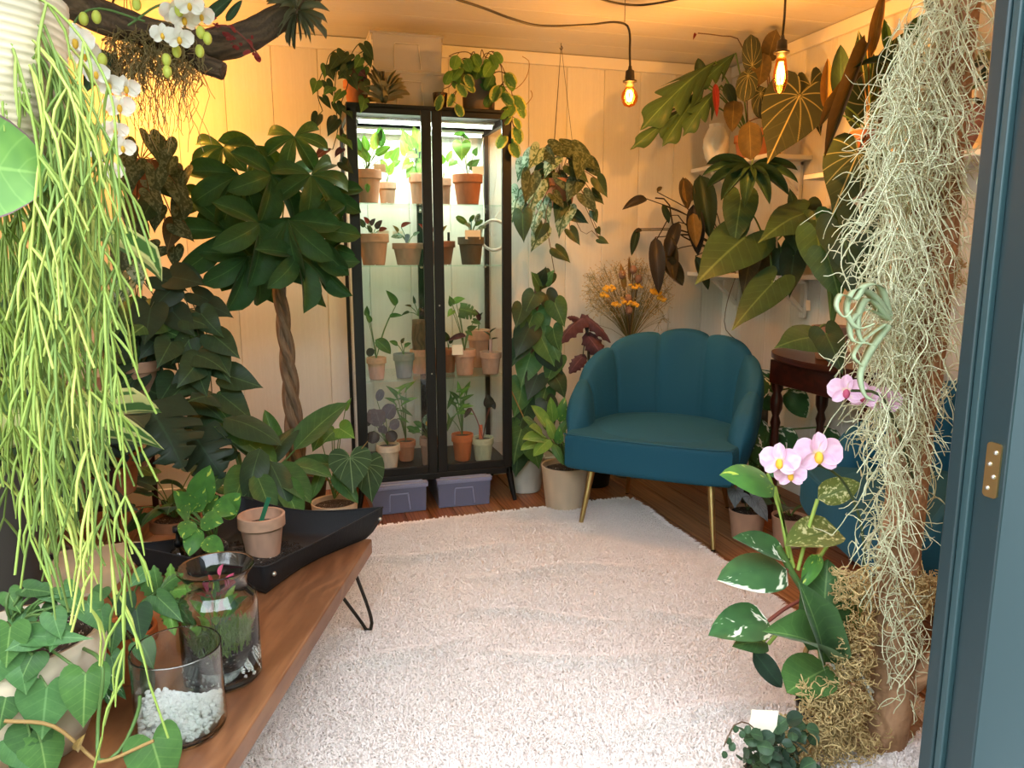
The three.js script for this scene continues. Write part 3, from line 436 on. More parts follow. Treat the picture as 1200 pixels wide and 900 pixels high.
const leafMat = (map, rough = 0.95, coat = 0.25, tr = 0.22, cr = 0.35) => phy({ map, roughness: rough, clearcoat: coat, clearcoatRoughness: cr, transmission: tr, thickness: 0, side: THREE.DoubleSide });
const L = {
  green: leafMat(plainLeaf(hex(0x3f6a2c), hex(0x2f5524), hex(0x8fae66))),
  mid: leafMat(plainLeaf(hex(0x4d7a31), hex(0x3c6627), hex(0x9cba6a))),
  dark: leafMat(plainLeaf(hex(0x2c4a26), hex(0x203a1f), hex(0x5f7f4a)), 0.95, 0.3, 0.12),
  deep: leafMat(plainLeaf(hex(0x1f3a24), hex(0x18301f), hex(0x3f6446), 0.25), 0.95, 0.3, 0.08),
  bright: leafMat(plainLeaf(hex(0x6f9c35), hex(0x578a2c), hex(0xb4cc70)), 0.95, 0.3, 0.3),
  lime: leafMat(plainLeaf(hex(0x9ab84a), hex(0x7ba23c), hex(0xd0dc8c)), 0.95, 0.2, 0.35),
  heart: leafMat(plainLeaf(hex(0x4f7d3e), hex(0x3d6a33), hex(0x86ad6e), 0.3, 6), 0.95, 0.3, 0.2),
  tree: leafMat(plainLeaf(hex(0x315e2a), hex(0x264c22), hex(0x6f9550), 0.3, 10), 0.95, 0.2, 0.12),
  shade: leafMat(plainLeaf(hex(0x33552c), hex(0x274424), hex(0x7c9a5c), 0.35, 8), 0.95, 0.3, 0.03),
  big: leafMat(LT((s, t, u, v) => { let c = mix(hex(0x6c983f), hex(0x568436), vnoise(u * 6, v * 10, 0, 0, 77)); c = mix(c, hex(0x93b660), 0.3 * lateral(s, t, 7, 0.22, 0.09) + 0.5 * mid(s)); return Math.abs(s) > 0.965 ? hex(0x6a4a50) : c; }), 0.95, 0.35, 0.2),
  silver: leafMat(speckled(hex(0x4a6a4a), hex(0x3a5a3e), hex(0xa9bfae), 0.52, hex(0x2d4a30)), 0.95, 0.1, 0.1),
  silverDark: leafMat(speckled(hex(0x36452a), hex(0x2a3a22), hex(0x667256), 0.4, hex(0x283820)), 0.95, 0.1, 0.12),
  golden: leafMat(splashed(hex(0x4f8a2e), hex(0x3c7426), hex(0xb9cc4e), 0.33, 31), 0.95, 0.4, 0.25),
  hoya: leafMat(LT((s, t, u, v) => mix(hex(0xc9c867), mix(hex(0x4c7a34), hex(0x6f9a48), vnoise(u * 8, v * 8)), sm(0.9, 0.45, Math.abs(s) + 0.25 * (vnoise(u * 9, v * 12) - 0.5)) > 0.5 ? 1 : 0)), 0.95, 0.3, 0.25),
  white: leafMat(splashed(hex(0x3d6e35), hex(0x2f5c2c), hex(0xf2f3e2), 0.3, 12), 0.95, 0.35, 0.15),
  whiteHalf: leafMat(splashed(hex(0x3d6a35), hex(0x2d5a2c), hex(0xf0f0dc), 0.38, 57), 0.95, 0.35, 0.15),
  speck: leafMat(speckled(hex(0x5a6b26), hex(0x6b7430), hex(0xe8e2b0), 0.3, hex(0x49601f)), 0.95, 0.3, 0.15),
  anthur: leafMat(radialVein(hex(0x2f4626), hex(0x22371d), hex(0xc2c08c)), 0.95, 0.08, 0.12),
  anthurDark: leafMat(radialVein(hex(0x2a321e), hex(0x1f2717), hex(0xa89c66)), 0.95, 0.08, 0.1),
  anthurGreen: leafMat(radialVein(hex(0x33522f), hex(0x284427), hex(0x8fa87a), 0.8), 0.95, 0.08, 0.1),
  bronze: leafMat(plainLeaf(hex(0x5a4a22), hex(0x40361a), hex(0x8a7a40)), 0.95, 0.1, 0.2),
  tan: leafMat(plainLeaf(hex(0x9a7c3c), hex(0x7d6230), hex(0xb89a5c)), 0.95, 0.1, 0.15),
  purple: leafMat(plainLeaf(hex(0x5a3740), hex(0x42262e), hex(0x8f6a70)), 0.95, 0.1, 0.1),
  grey: leafMat(radialVein(hex(0x6a7276), hex(0x585f64), hex(0x2c3236)), 0.95, 0.2, 0.05),
  mauve: leafMat(plainLeaf(hex(0x6e6a72), hex(0x57535c), hex(0x8f8a94)), 0.95, 0.15, 0.08),
  blackLeaf: leafMat(plainLeaf(hex(0x2c2a28), hex(0x1f1d1c), hex(0x4c4844)), 0.95, 0.3, 0.03),
  stripe: leafMat(striped(hex(0xd8dc96), hex(0x4a7434)), 0.95, 0.2, 0.15),
  petal: leafMat(LT((s, t) => mix(hex(0xfaf8f2), hex(0xf0ead8), sm(0.35, 0, t))), 0.95, 0, 0.3),
  pink: leafMat(LT((s, t, u, v) => mix(mix(hex(0xf0d4e6), hex(0xe2b4d4), vnoise(u * 9, v * 4)), hex(0xefe3b8), sm(0.3, 0.0, t))), 0.95, 0, 0.3),
  yellow: std({ color: 0xe3b23a, roughness: 0.8 }), redBud: std({ color: 0x9c2a22, roughness: 0.6 }), budGreen: std({ color: 0xc6cf5a, roughness: 0.6 }), magenta: std({ color: 0xb44a6a, roughness: 0.6 }),
  redFlower: leafMat(plainLeaf(hex(0x8f2620), hex(0x701a18), hex(0xb04030)), 0.95, 0.1, 0.15),
};
const leafMatGrey = std({ color: 0x7d7a5c, roughness: 0.9, side: THREE.DoubleSide });
const ST = { green: std({ color: 0x56753a, roughness: 0.6 }), dark: std({ color: 0x3a4a28, roughness: 0.6 }), brown: std({ color: 0x5c4630, roughness: 0.8 }), lime: std({ color: 0x9ab452, roughness: 0.6 }), tan: std({ color: 0x9a7a48, roughness: 0.8 }), red: std({ color: 0x7a3a2e, roughness: 0.6 }), black: std({ color: 0x2a241e, roughness: 0.6 }) };
// pots and soil
const clayTex = tex(128, 128, (u, v) => { const n = vnoise(u * 6, v * 6, 6, 6, 3) * 0.6 + vnoise(u * 30, v * 30, 30, 30, 4) * 0.4; return mix([1, 1, 1], [0.8, 0.82, 0.84], n); });
const clay = (c, r = 0.85) => std({ color: c, map: clayTex, roughness: r, bumpMap: grain, bumpScale: 0.0006 });
const POT = { terra: clay(0xb5744e), pale: clay(0xc79a7e), old: clay(0x9a7a66), cream: clay(0xd8bfa2), beige: clay(0xddc9ae), grey: clay(0x8a8782), white: clay(0xe2dacb, 0.6), black: clay(0x1d1c1c, 0.5), dark: clay(0x3c332c, 0.7), lime: clay(0xb9b894), mossy: clay(0x5c5340), pink: clay(0xc08a78), peat: clay(0x2f241b), orange: clay(0xc0652f), cylinder: clay(0x7a6a60) };
const soilTex = tex(128, 128, (u, v) => { const n = vnoise(u * 40, v * 40, 40, 40, 2), k = vnoise(u * 60, v * 60, 60, 60, 7); return k > 0.86 ? [0.75, 0.72, 0.68] : mix([0.1, 0.075, 0.055], [0.26, 0.19, 0.14], n); });
const SOIL = std({ map: soilTex, roughness: 1, bumpMap: grain, bumpScale: 0.006 });
const TAGM = std({ color: 0xe8dcc4, roughness: 0.6 });
const potGeoCache = new Map();
function potGeo(kind, r, h) {
  const k = kind + r.toFixed(3) + h.toFixed(3); if (potGeoCache.has(k)) return potGeoCache.get(k);
  const b = { clay: 0.68, taper: 0.78, bowl: 0.62, cyl: 0.92 }[kind] * r, rim = kind === 'clay';
  const g = rim ? lathe([[0.001, 0], [b, 0], [b + 0.002, 0.003], [r * 0.9, h * 0.72], [r, h * 0.725], [r * 1.01, h * 0.74], [r * 1.01, h * 0.985], [r, h], [r * 0.9, h], [r * 0.89, h * 0.98], [r * 0.8, h * 0.7], [0.001, h * 0.68]], 26)
    : kind === 'bowl' ? lathe([[0.001, 0], [b, 0], [r * 0.85, h * 0.35], [r, h * 0.8], [r * 0.98, h], [r * 0.9, h], [r * 0.88, h * 0.8], [0.001, h * 0.7]], 28)
    : lathe([[0.001, 0], [b * 0.97, 0], [b, 0.004], [r * 0.99, h * 0.985], [r * 0.985, h], [r * 0.93, h], [r * 0.92, h * 0.97], [r * 0.88, h * 0.7], [0.001, h * 0.68]], 28);
  potGeoCache.set(k, g); return g;
}
function pot(g, kind, r, h, mat, p = V(0, 0, 0), soil = 0.88) {
  const m = part(g, 'pot', potGeo(kind, r, h), mat, p);
  if (soil) { const s = new THREE.SphereGeometry(r * 0.9, 20, 5, 0, Math.PI * 2, 0, Math.PI / 2); s.scale(1, 0.12, 1); part(g, 'soil', s, SOIL, V(p.x, p.y + h * soil, p.z)); }
  return m;
}
// place one leaf: base and tip in world space; the group is unrotated
const lm = M4(), ax = V(0, 0, 0), ay = V(0, 0, 0), az = V(0, 0, 0);
let leafCount = 0;
function leaf(g, geo, mat, base, tip, wr = 0.7, opt = {}) {
  const geos = Array.isArray(geo) ? geo : [geo], gg = geos[(opt.k ?? leafCount) % geos.length]; leafCount++;
  ay.copy(tip).sub(base); const len = ay.length(); ay.normalize();
  const n = opt.n || EYE.clone().sub(base).normalize().multiplyScalar(opt.face ?? 0.75).addScaledVector(UP, opt.up ?? 0.6);
  az.copy(n).addScaledVector(ay, -n.dot(ay)); if (az.lengthSq() < 1e-4) az.set(ay.y, ay.z, ay.x).addScaledVector(ay, -V(ay.y, ay.z, ay.x).dot(ay)); az.normalize();
  if (opt.roll) az.applyAxisAngle(ay, opt.roll);
  ax.crossVectors(ay, az);
  const w = opt.w || wr * len;
  lm.makeBasis(ax, ay, az); const m = part(g, opt.name || 'leaf', gg, mat);
  m.quaternion.setFromRotationMatrix(lm); m.scale.set(w, len, (len + w) * 0.5); m.position.copy(base).sub(g.position);
  return m;
}
const local = (g, pts) => pts.map((p) => p.clone().sub(g.position));
function stem(g, pts, r, mat = ST.green, name = 'stem', radial = 5) { return part(g, name, tube(local(g, pts), r, radial, pts.length === 2 ? 2 : pts.length * 3), mat); }
// a petiole from a to b, arching up by k, then a leaf from b
function stalked(g, a, b, tip, geo, mat, wr, opt = {}) {
  const m = a.clone().lerp(b, 0.55); m.y += (opt.rise ?? 0.15) * a.distanceTo(b); stem(g, [a, m, b], opt.r || 0.0025, opt.sm || ST.green); return leaf(g, geo, mat, b, tip, wr, opt);
}
// a rosette of stalked leaves round a point
function rosette(g, c, n, o) {
  const gs = [].concat(o.mat);
  for (let k = 0; k < n; k++) {
    const az_ = o.az ? R(...o.az) : k * 2.399 + R(-0.3, 0.3), el = R(...o.el), pl = R(...o.pet), ll = R(...o.len), d = V(Math.cos(az_) * Math.cos(el), Math.sin(el), Math.sin(az_) * Math.cos(el));
    const b = c.clone().addScaledVector(d, pl), el2 = el + R(...(o.bend || [-1.1, -0.5])), h = V(Math.cos(az_), 0, Math.sin(az_));
    const tip = b.clone().addScaledVector(h, Math.cos(el2) * ll).addScaledVector(UP, Math.sin(el2) * ll);
    if (o.zmin && tip.z < o.zmin) { tip.z = o.zmin + R(0, 0.03); if (b.z < o.zmin) b.z = o.zmin + 0.02; }
    if (o.xmax && tip.x > o.xmax) { tip.x = o.xmax - R(0, 0.03); if (b.x > o.xmax) b.x = o.xmax - 0.02; }
    if (o.xmin && tip.x < o.xmin) { tip.x = o.xmin + R(0, 0.03); if (b.x < o.xmin) b.x = o.xmin + 0.02; }
    stem(g, [c.clone().addScaledVector(h, 0.006), c.clone().lerp(b, 0.5).addScaledVector(UP, 0.12 * pl), b], o.r || 0.0022, o.sm || ST.green);
    const nrm = V(-h.x * Math.sin(el2), Math.cos(el2), -h.z * Math.sin(el2)); if (nrm.y < 0) nrm.multiplyScalar(-1);
    leaf(g, o.geo, gs[k % gs.length], b, tip, o.wr, { n: nrm.addScaledVector(EYE.clone().sub(b).normalize(), o.face ?? 0.3), roll: R(-0.4, 0.4) });
  }
}
// a hanging or climbing vine through points with alternating leaves
function vine(g, pts, o) {
  const c = new THREE.CatmullRomCurve3(pts), n = Math.max(1, Math.round(c.getLength() / o.gap)), gs = [].concat(o.mat);
  part(g, 'stem', tube(local(g, pts), o.r || 0.002, 5, pts.length * 5), o.sm || ST.green);
  for (let k = o.from || 0; k <= n; k++) {
    const t = Math.min(1, k / n), p = c.getPointAt(t), side = k % 2 ? 1 : -1, ll = R(...o.len) * (o.shrink ? 1 - o.shrink * t : 1), vd = EYE.clone().sub(p).normalize(), rt = V(0, 1, 0).cross(vd).normalize();
    const d = rt.clone().multiplyScalar(side * R(0.2, 1)).addScaledVector(vd, R(0, 0.7)).addScaledVector(UP, R(...(o.dy || [-1.1, -0.2]))).normalize();
    const b = p.clone().addScaledVector(d, R(0.2, 0.5) * ll * (o.pet ?? 1)); b.y += 0.1 * ll;
    if (o.pet !== 0) stem(g, [p, b], (o.r || 0.002) * 0.75, o.sm || ST.green, 'stem', 4);
    const down = d.clone().addScaledVector(UP, -R(0.2, 0.7)).normalize(), tip = b.clone().addScaledVector(down, ll);
    if (o.zmin && tip.z < o.zmin) tip.z = o.zmin; if (o.xmax && tip.x > o.xmax) tip.x = o.xmax;
    leaf(g, o.geo, gs[(k * 3 + (k >> 1)) % gs.length], b, tip, o.wr, { face: 1, up: 0.35, roll: R(-0.5, 0.5) });
  }
}
function plant(name, label, p, group, cat = 'plant') { return thing(name, label, cat, p, group); }
// hand-placed leaves: [type, material, base u, base v, tip u, tip v, z base, z tip, width ratio, stalk origin index]
function px(u, v, z) { return atZ(u, v, z); }
function leavesPx(g, geo, mat, list, wr, o = {}) {
  for (const [u0, v0, u1, v1, z0, z1, w, roll] of list) {
    const b = px(u0, v0, z0), t = px(u1, v1, z1);
    if (o.root) { const a = o.root; stem(g, [a, a.clone().lerp(b, 0.5).addScaledVector(UP, (o.rise ?? 0.1) * a.distanceTo(b)), b], o.r || 0.003, o.sm || ST.green); }
    leaf(g, geo, Array.isArray(mat) ? mat[leafCount % mat.length] : mat, b, t, w || wr, { face: o.face ?? 0.9, up: o.up ?? 0.4, roll: roll || 0, k: o.k });
  }
}
function tagCard(g, p, w = 0.035, h = 0.022, rot = 0) { const r = box(w, h, 0.0012, 0.0005); part(g, 'name_tag', r, TAGM, p.clone().sub(g.position), [-0.15, rot, 0]); }

// ================= left side =================
// braided money tree
{
  const bz = -3.2, foot = atZ(350, 600, bz).setY(0), g = plant('money_tree', 'braided-trunk money tree with drooping hand-shaped leaves before the panelled wall', foot);
  pot(g, 'taper', 0.13, 0.24, POT.dark);
  const axis = [V(foot.x, 0.2, bz), atZ(346, 520, bz), atZ(338, 430, bz), atZ(330, 360, bz), atZ(325, 318, bz)];
  const cv = new THREE.CatmullRomCurve3(axis);
  for (let s = 0; s < 3; s++) { const pts = []; for (let i = 0; i <= 40; i++) { const t = i / 40, p = cv.getPointAt(t), a = s * 2.094 + t * 13, r = 0.021 - 0.007 * t; p.x += Math.cos(a) * r; p.z += Math.sin(a) * r; pts.push(p); } part(g, 'trunk', tube(local(g, pts), (t) => 0.024 - 0.009 * t, 8, 80), M.trunk); }
  const top = axis[4];
  const C = [[262, 172, -10, 44, .03], [300, 170, -8, 50, -.02], [345, 160, 8, 46, 0], [318, 205, -14, 64, .1], [280, 205, -20, 66, .1], [364, 205, 22, 60, .1], [248, 236, -12, 42, .02], [386, 225, 14, 46, -.05], [266, 272, -26, 70, .12], [304, 262, -10, 76, .18], [338, 258, 12, 76, .2], [362, 270, 20, 70, .14], [392, 290, 8, 34, .05], [290, 300, -18, 66, .14], [374, 305, 16, 58, .1], [346, 300, 14, 66, .2], [272, 246, -34, 16, .0], [330, 210, 8, 62, -.08], [316, 285, 2, 70, -.1]];
  C.forEach(([u, v, du, dv, dz], i) => { const b = atZ(u, v, bz + dz), t = atZ(u + du, v + dv, bz + dz + 0.06); stem(g, [top, top.clone().lerp(b, 0.5).add(V(0, 0.04, 0)), b], 0.003, ST.green); leaf(g, G.palmate, v < 190 ? L.green : L.tree, b, t, 1, { w: b.distanceTo(t) * 1.0, face: 1, up: 0.2, roll: R(-0.8, 0.8) }); });
}
// rack that carries the left-hand plants
{
  const g = thing('plant_rack', 'dark wooden plant rack almost hidden by leaves at the left wall', 'rack', V(-0.77, 0, -3.1));
  for (const y of [0.3, 0.62]) part(g, 'rack_shelf', moved(box(0.36, 0.02, 0.8), 0, y, 0), M.darkWood);
  for (const sx of [-1, 1]) for (const sz of [-1, 1]) part(g, 'post', moved(box(0.025, 0.7, 0.025), sx * 0.165, 0.35, sz * 0.38), M.darkWood);
}
// hanging satin pothos by the left wall
{
  const c = atZ(166, 205, -3.05), g = plant('satin_pothos', 'satin pothos with dark silvery leaves hanging in a clay pot by the left wall', c.clone().setY(c.y - 0.08), 'satin pothos hangers');
  pot(g, 'clay', 0.075, 0.13, POT.terra);
  for (const s of [-1, 0, 1]) part(g, 'hanger_wire', tube([V(s * 0.07, 0.12, s ? 0 : 0.07), V(0, YC - g.position.y - 0.02, 0)], 0.0012, 4, 2), M.iron);
  const rim = c.clone().setY(c.y + 0.05);
  for (const [u, v, z] of [[150, 175, -2.95], [175, 158, -3], [200, 185, -3], [205, 215, -2.98], [150, 235, -2.9], [160, 255, -2.95], [185, 245, -2.95], [212, 235, -3], [205, 262, -2.98], [150, 200, -2.9], [182, 200, -2.9], [205, 290, -3], [175, 225, -2.86], [145, 165, -3], [195, 165, -3.02], [160, 190, -2.92], [215, 200, -3.02]]) {
    const b = atZ(u, v, z), t = atZ(u + R(-14, 14), v + R(26, 44), z + 0.03); stem(g, [rim, rim.clone().lerp(b, 0.6).add(V(0, 0.03, 0)), b], 0.0022, ST.brown); leaf(g, G.heart, rnd() < 0.75 ? L.silverDark : L.bronze, b, t, 0.72, { face: 1, up: 0.3, roll: R(-0.6, 0.6) });
  }
  vine(g, [rim, atZ(190, 240, -2.95), atZ(195, 285, -2.98), atZ(208, 330, -3.0), atZ(212, 375, -3.02)], { gap: 0.09, geo: G.heart, mat: [L.silverDark, L.dark], len: [0.09, 0.12], wr: 0.7, sm: ST.brown });
  vine(g, [rim, atZ(150, 260, -2.9), atZ(155, 310, -2.92), atZ(160, 350, -2.95)], { gap: 0.08, geo: G.heart, mat: [L.silverDark, L.silver], len: [0.1, 0.13], wr: 0.66, sm: ST.brown });
}
// heart-leaf climber in the rack
{
  const c = atZ(160, 468, -2.92), g = plant('philodendron', 'dark heart-leaf philodendron cascading over a pale clay pot in the rack', V(c.x, 0.63, c.z));
  pot(g, 'clay', 0.085, 0.14, POT.pale);
  const o = V(c.x + 0.02, 0.8, c.z);
  for (const [u0, v0, u1, v1] of [[165, 330, 245, 470], [200, 325, 240, 420], [215, 345, 262, 470], [160, 345, 180, 440], [185, 350, 215, 470], [145, 350, 150, 420], [230, 360, 250, 510], [170, 370, 160, 460]])
    vine(g, [o, atZ(u0, v0, -2.95), atZ((u0 + u1) / 2 + 6, (v0 + v1) / 2, -2.9), atZ(u1, v1, -2.93)], { gap: 0.085, geo: G.heart, mat: [L.dark, L.dark, L.deep, L.green], len: [0.11, 0.15], wr: 0.82, sm: ST.dark, dy: [-0.6, 0.1] });
}
// monstera
{
  const c = V(-0.62, 0.31, -2.85), g = plant('monstera', 'monstera with large split leaf in the rack beside the heart-leaf philodendron', c);
  pot(g, 'clay', 0.09, 0.15, POT.terra);
  const r = V(c.x, 0.46, c.z);
  leavesPx(g, G.monstera, L.deep, [[170, 470, 214, 548, -2.7, -2.6, 1.05, -0.25], [132, 500, 110, 560, -2.75, -2.7, 0.95, 0.3], [225, 505, 262, 560, -2.8, -2.72, 0.9, 0.2]], 1, { root: r, r: 0.005, face: 1, up: 0.2, sm: ST.dark });
  rosette(g, r, 8, { mat: [L.deep, L.dark], geo: G.heart, el: [0.1, 0.7], pet: [0.15, 0.28], len: [0.14, 0.2], wr: 0.8, bend: [-1.2, -0.7], xmin: -0.93, sm: ST.dark });
}
// floor plants left of the tree
{
  const c = V(-0.46, 0, -3.0), g = plant('pothos', 'green pothos in a clay pot standing on the floor below the monstera', c);
  pot(g, 'clay', 0.09, 0.15, POT.terra);
  rosette(g, V(c.x, 0.15, c.z), 18, { mat: [L.green, L.dark, L.mid], geo: G.heart, el: [0.1, 1.1], pet: [0.06, 0.2], len: [0.09, 0.13], wr: 0.75, xmin: -0.9 });
}
{
  const c = V(-0.2, 0, -2.86), g = plant('peace_lily', 'leafy peace lily with broad glossy leaves at the foot of the money tree', c);
  pot(g, 'taper', 0.1, 0.17, POT.dark);
  const r = V(c.x + 0.02, 0.17, c.z);
  leavesPx(g, G.ovate, [L.green, L.dark, L.mid], [[262, 490, 330, 522, -2.85, -2.75, 0.5], [268, 505, 325, 545, -2.9, -2.8, 0.5], [345, 528, 408, 472, -2.85, -2.95, 0.42], [310, 545, 352, 500, -2.85, -2.9, 0.45], [300, 540, 250, 500, -2.85, -2.8, 0.5], [320, 545, 365, 590, -2.75, -2.6, 0.5], [315, 540, 340, 600, -2.7, -2.6, 0.5], [290, 545, 270, 600, -2.75, -2.6, 0.5], [300, 555, 320, 608, -2.65, -2.55, 0.5], [280, 530, 225, 545, -2.85, -2.8, 0.5], [325, 530, 310, 480, -2.9, -2.95, 0.4], [340, 545, 390, 560, -2.8, -2.7, 0.45], [275, 520, 240, 480, -2.9, -2.95, 0.5], [330, 560, 352, 612, -2.68, -2.56, 0.5], [262, 555, 232, 590, -2.75, -2.65, 0.5], [305, 525, 290, 590, -2.7, -2.62, 0.5]], 0.45, { root: r, r: 0.004, face: 0.5, up: 0.8 });
}
// anthurium in cream pot beside the cabinet
{
  const c = V(0.135, 0, -2.92), g = plant('velvet_anthurium', 'velvety heart-leaf anthurium in a cream clay pot beside the cabinet leg', c);
  pot(g, 'taper', 0.092, 0.18, POT.cream);
  const r = V(c.x, 0.19, c.z);
  leavesPx(g, G.velvet, L.anthurGreen, [[410, 536, 414, 578, -2.8, -2.72, 1.15], [430, 545, 436, 590, -2.95, -2.9, 0.9]], 1, { root: r, r: 0.003, face: 1, up: 0.2 });
  leavesPx(g, G.heart, [L.bright, L.mid], [[392, 505, 378, 520, -2.95, -2.9, 1.1], [398, 502, 416, 514, -2.95, -2.9, 1.1], [388, 488, 378, 502, -3, -2.98, 0.8], [405, 478, 412, 466, -3, -3, 0.5], [375, 512, 366, 530, -3, -2.95, 0.8]], 0.9, { root: r, r: 0.002 });
  leavesPx(g, G.ovate, [L.green, L.mid], [[390, 555, 420, 590, -2.82, -2.75, 0.45], [378, 550, 366, 584, -2.82, -2.78, 0.4], [395, 545, 345, 540, -2.9, -2.85, 0.35]], 0.45, { root: r, r: 0.003 });
  for (const [u, v] of [[431, 517], [342, 552], [376, 546], [350, 545]]) stem(g, [r, r.clone().add(V(0, 0.06, 0.01)), atZ(u, v, -2.8)], (t) => 0.004 - 0.0025 * t, ST.tan, 'dry_root');
}
// ---------- on the low table ----------
{
  const b = atY(309, 650, BY + 0.006), g = plant('clay_pot', 'empty terracotta pot with a green plant marker standing in the potting mat', V(b.x, BY + 0.005, b.z), null, 'pot');
  part(g, 'pot', potGeo('clay', 0.062, 0.118), POT.pale); const s = new THREE.SphereGeometry(0.054, 16, 5, 0, 7, 0, 1.57); s.scale(1, 0.1, 1); part(g, 'soil', s, SOIL, V(0, 0.085, 0));
  part(g, 'plant_marker', box(0.012, 0.09, 0.002, 0.0008), std({ color: 0x1f6b4a, roughness: 0.5 }), V(0.008, 0.125, 0.01), [0.1, 0.2, -0.35]);
}
{
  const c = V(-0.16, BY + 0.004, -2.07), g = thing('potting_soil', 'loose dark potting soil scattered in the black mat', 'soil', c); g.userData.kind = 'stuff';
  const geo = new THREE.IcosahedronGeometry(1, 0), im = new THREE.InstancedMesh(geo, SOIL, 900), m4 = M4(), q = new THREE.Quaternion(), col = new THREE.Color();
  for (let i = 0; i < 900; i++) { const a = R(0, 6.28), d = Math.sqrt(rnd()) * 0.15, s = R(0.0015, 0.005) * (d < 0.08 ? 1.5 : 1), x = Math.cos(a) * d * 1.15, z = Math.sin(a) * d * 0.8; m4.compose(V(x, 0.002 + 0.022 * Math.max(0, 1 - d / 0.1) * rnd(), z), q.setFromEuler(new THREE.Euler(R(0, 6), R(0, 6), 0)), V(s, s * 0.8, s * 1.2)); im.setMatrixAt(i, m4); }
  im.name = 'crumbs'; g.add(im); im.castShadow = true; im.userData.kind = 'stuff';
  const h = new THREE.SphereGeometry(1, 20, 8, 0, 7, 0, 1.57); h.scale(0.11, 0.02, 0.075); part(g, 'heap', h, SOIL);
}
{
  const b = atZ(252, 640, -2.1), g = plant('golden_pothos', 'yellow-splashed golden pothos cutting lying unpotted in the black mat', V(b.x, BY + 0.01, b.z));
  const rb = new THREE.IcosahedronGeometry(0.035, 2); rb.scale(1, 0.7, 1); part(g, 'root_ball', rb, SOIL, V(0, 0.02, 0));
  const r = V(b.x, BY + 0.04, b.z);
  leavesPx(g, G.ovate, L.golden, [[232, 590, 246, 545, -2.12, -2.1, 0.62], [258, 605, 282, 578, -2.08, -2.05, 0.7], [225, 600, 203, 575, -2.08, -2.04, 0.6], [222, 605, 206, 598, -2.05, -2.0, 0.7], [235, 610, 262, 612, -2.02, -1.98, 0.75], [228, 600, 240, 570, -2.1, -2.1, 0.6], [240, 632, 262, 650, -1.98, -1.93, 0.65], [222, 610, 215, 632, -2.02, -1.96, 0.7], [250, 595, 278, 602, -2.04, -1.99, 0.7], [238, 602, 256, 580, -2.14, -2.12, 0.65], [230, 618, 222, 652, -2.0, -1.95, 0.65]], 0.65, { root: r, r: 0.003, face: 1, up: 0.3 });
}
// glass jars
function gravel(g, r, h, n, y0 = 0.006, dark = false) {
  const list = []; for (let i = 0; i < n; i++) { const a = R(0, 6.28), d = Math.min(1, Math.sqrt(rnd()) * 1.08) * r, s = R(0.003, 0.0055), k = new THREE.IcosahedronGeometry(s, 0); k.scale(1, 0.75, 1.2); k.rotateY(R(0, 6)); k.rotateX(R(0, 6)); const top = h * (0.75 + 0.45 * Math.sin(a * 2 + 1) * d / r); k.translate(Math.cos(a) * d, y0 + 0.004 + (d > r * 0.88 ? R(0.02, 1) : R(0.75, 1)) * Math.max(0.01, top - 0.004), Math.sin(a) * d); list.push(k); }
  const m = part(g, 'gravel', merge(list), std({ color: 0xe6e6e2, roughness: 0.7 })); m.userData.kind = 'stuff';
  const fill = lathe([[0.001, y0], [r * 0.97, y0], [r * 0.9, y0 + h * 0.4], [0.001, y0 + h * 0.6]], 20); part(g, 'gravel_bed', fill, std({ color: 0xdcdcd6, roughness: 0.8, map: clayTex }));
}
{
  const b = atY(214, 853, BY), g = thing('glass_jar', 'short straight glass jar with white gravel on the wooden table', 'jar', V(b.x, BY + 0.001, b.z));
  part(g, 'glass', lathe([[0.0, 0.0], [0.066, 0.0], [0.072, 0.003], [0.074, 0.008], [0.074, 0.152], [0.0728, 0.155], [0.0712, 0.153], [0.0712, 0.012], [0.069, 0.007], [0.0, 0.006]], 48), M.jarGlass);
  gravel(g, 0.066, 0.045, 1100, 0.009);
}
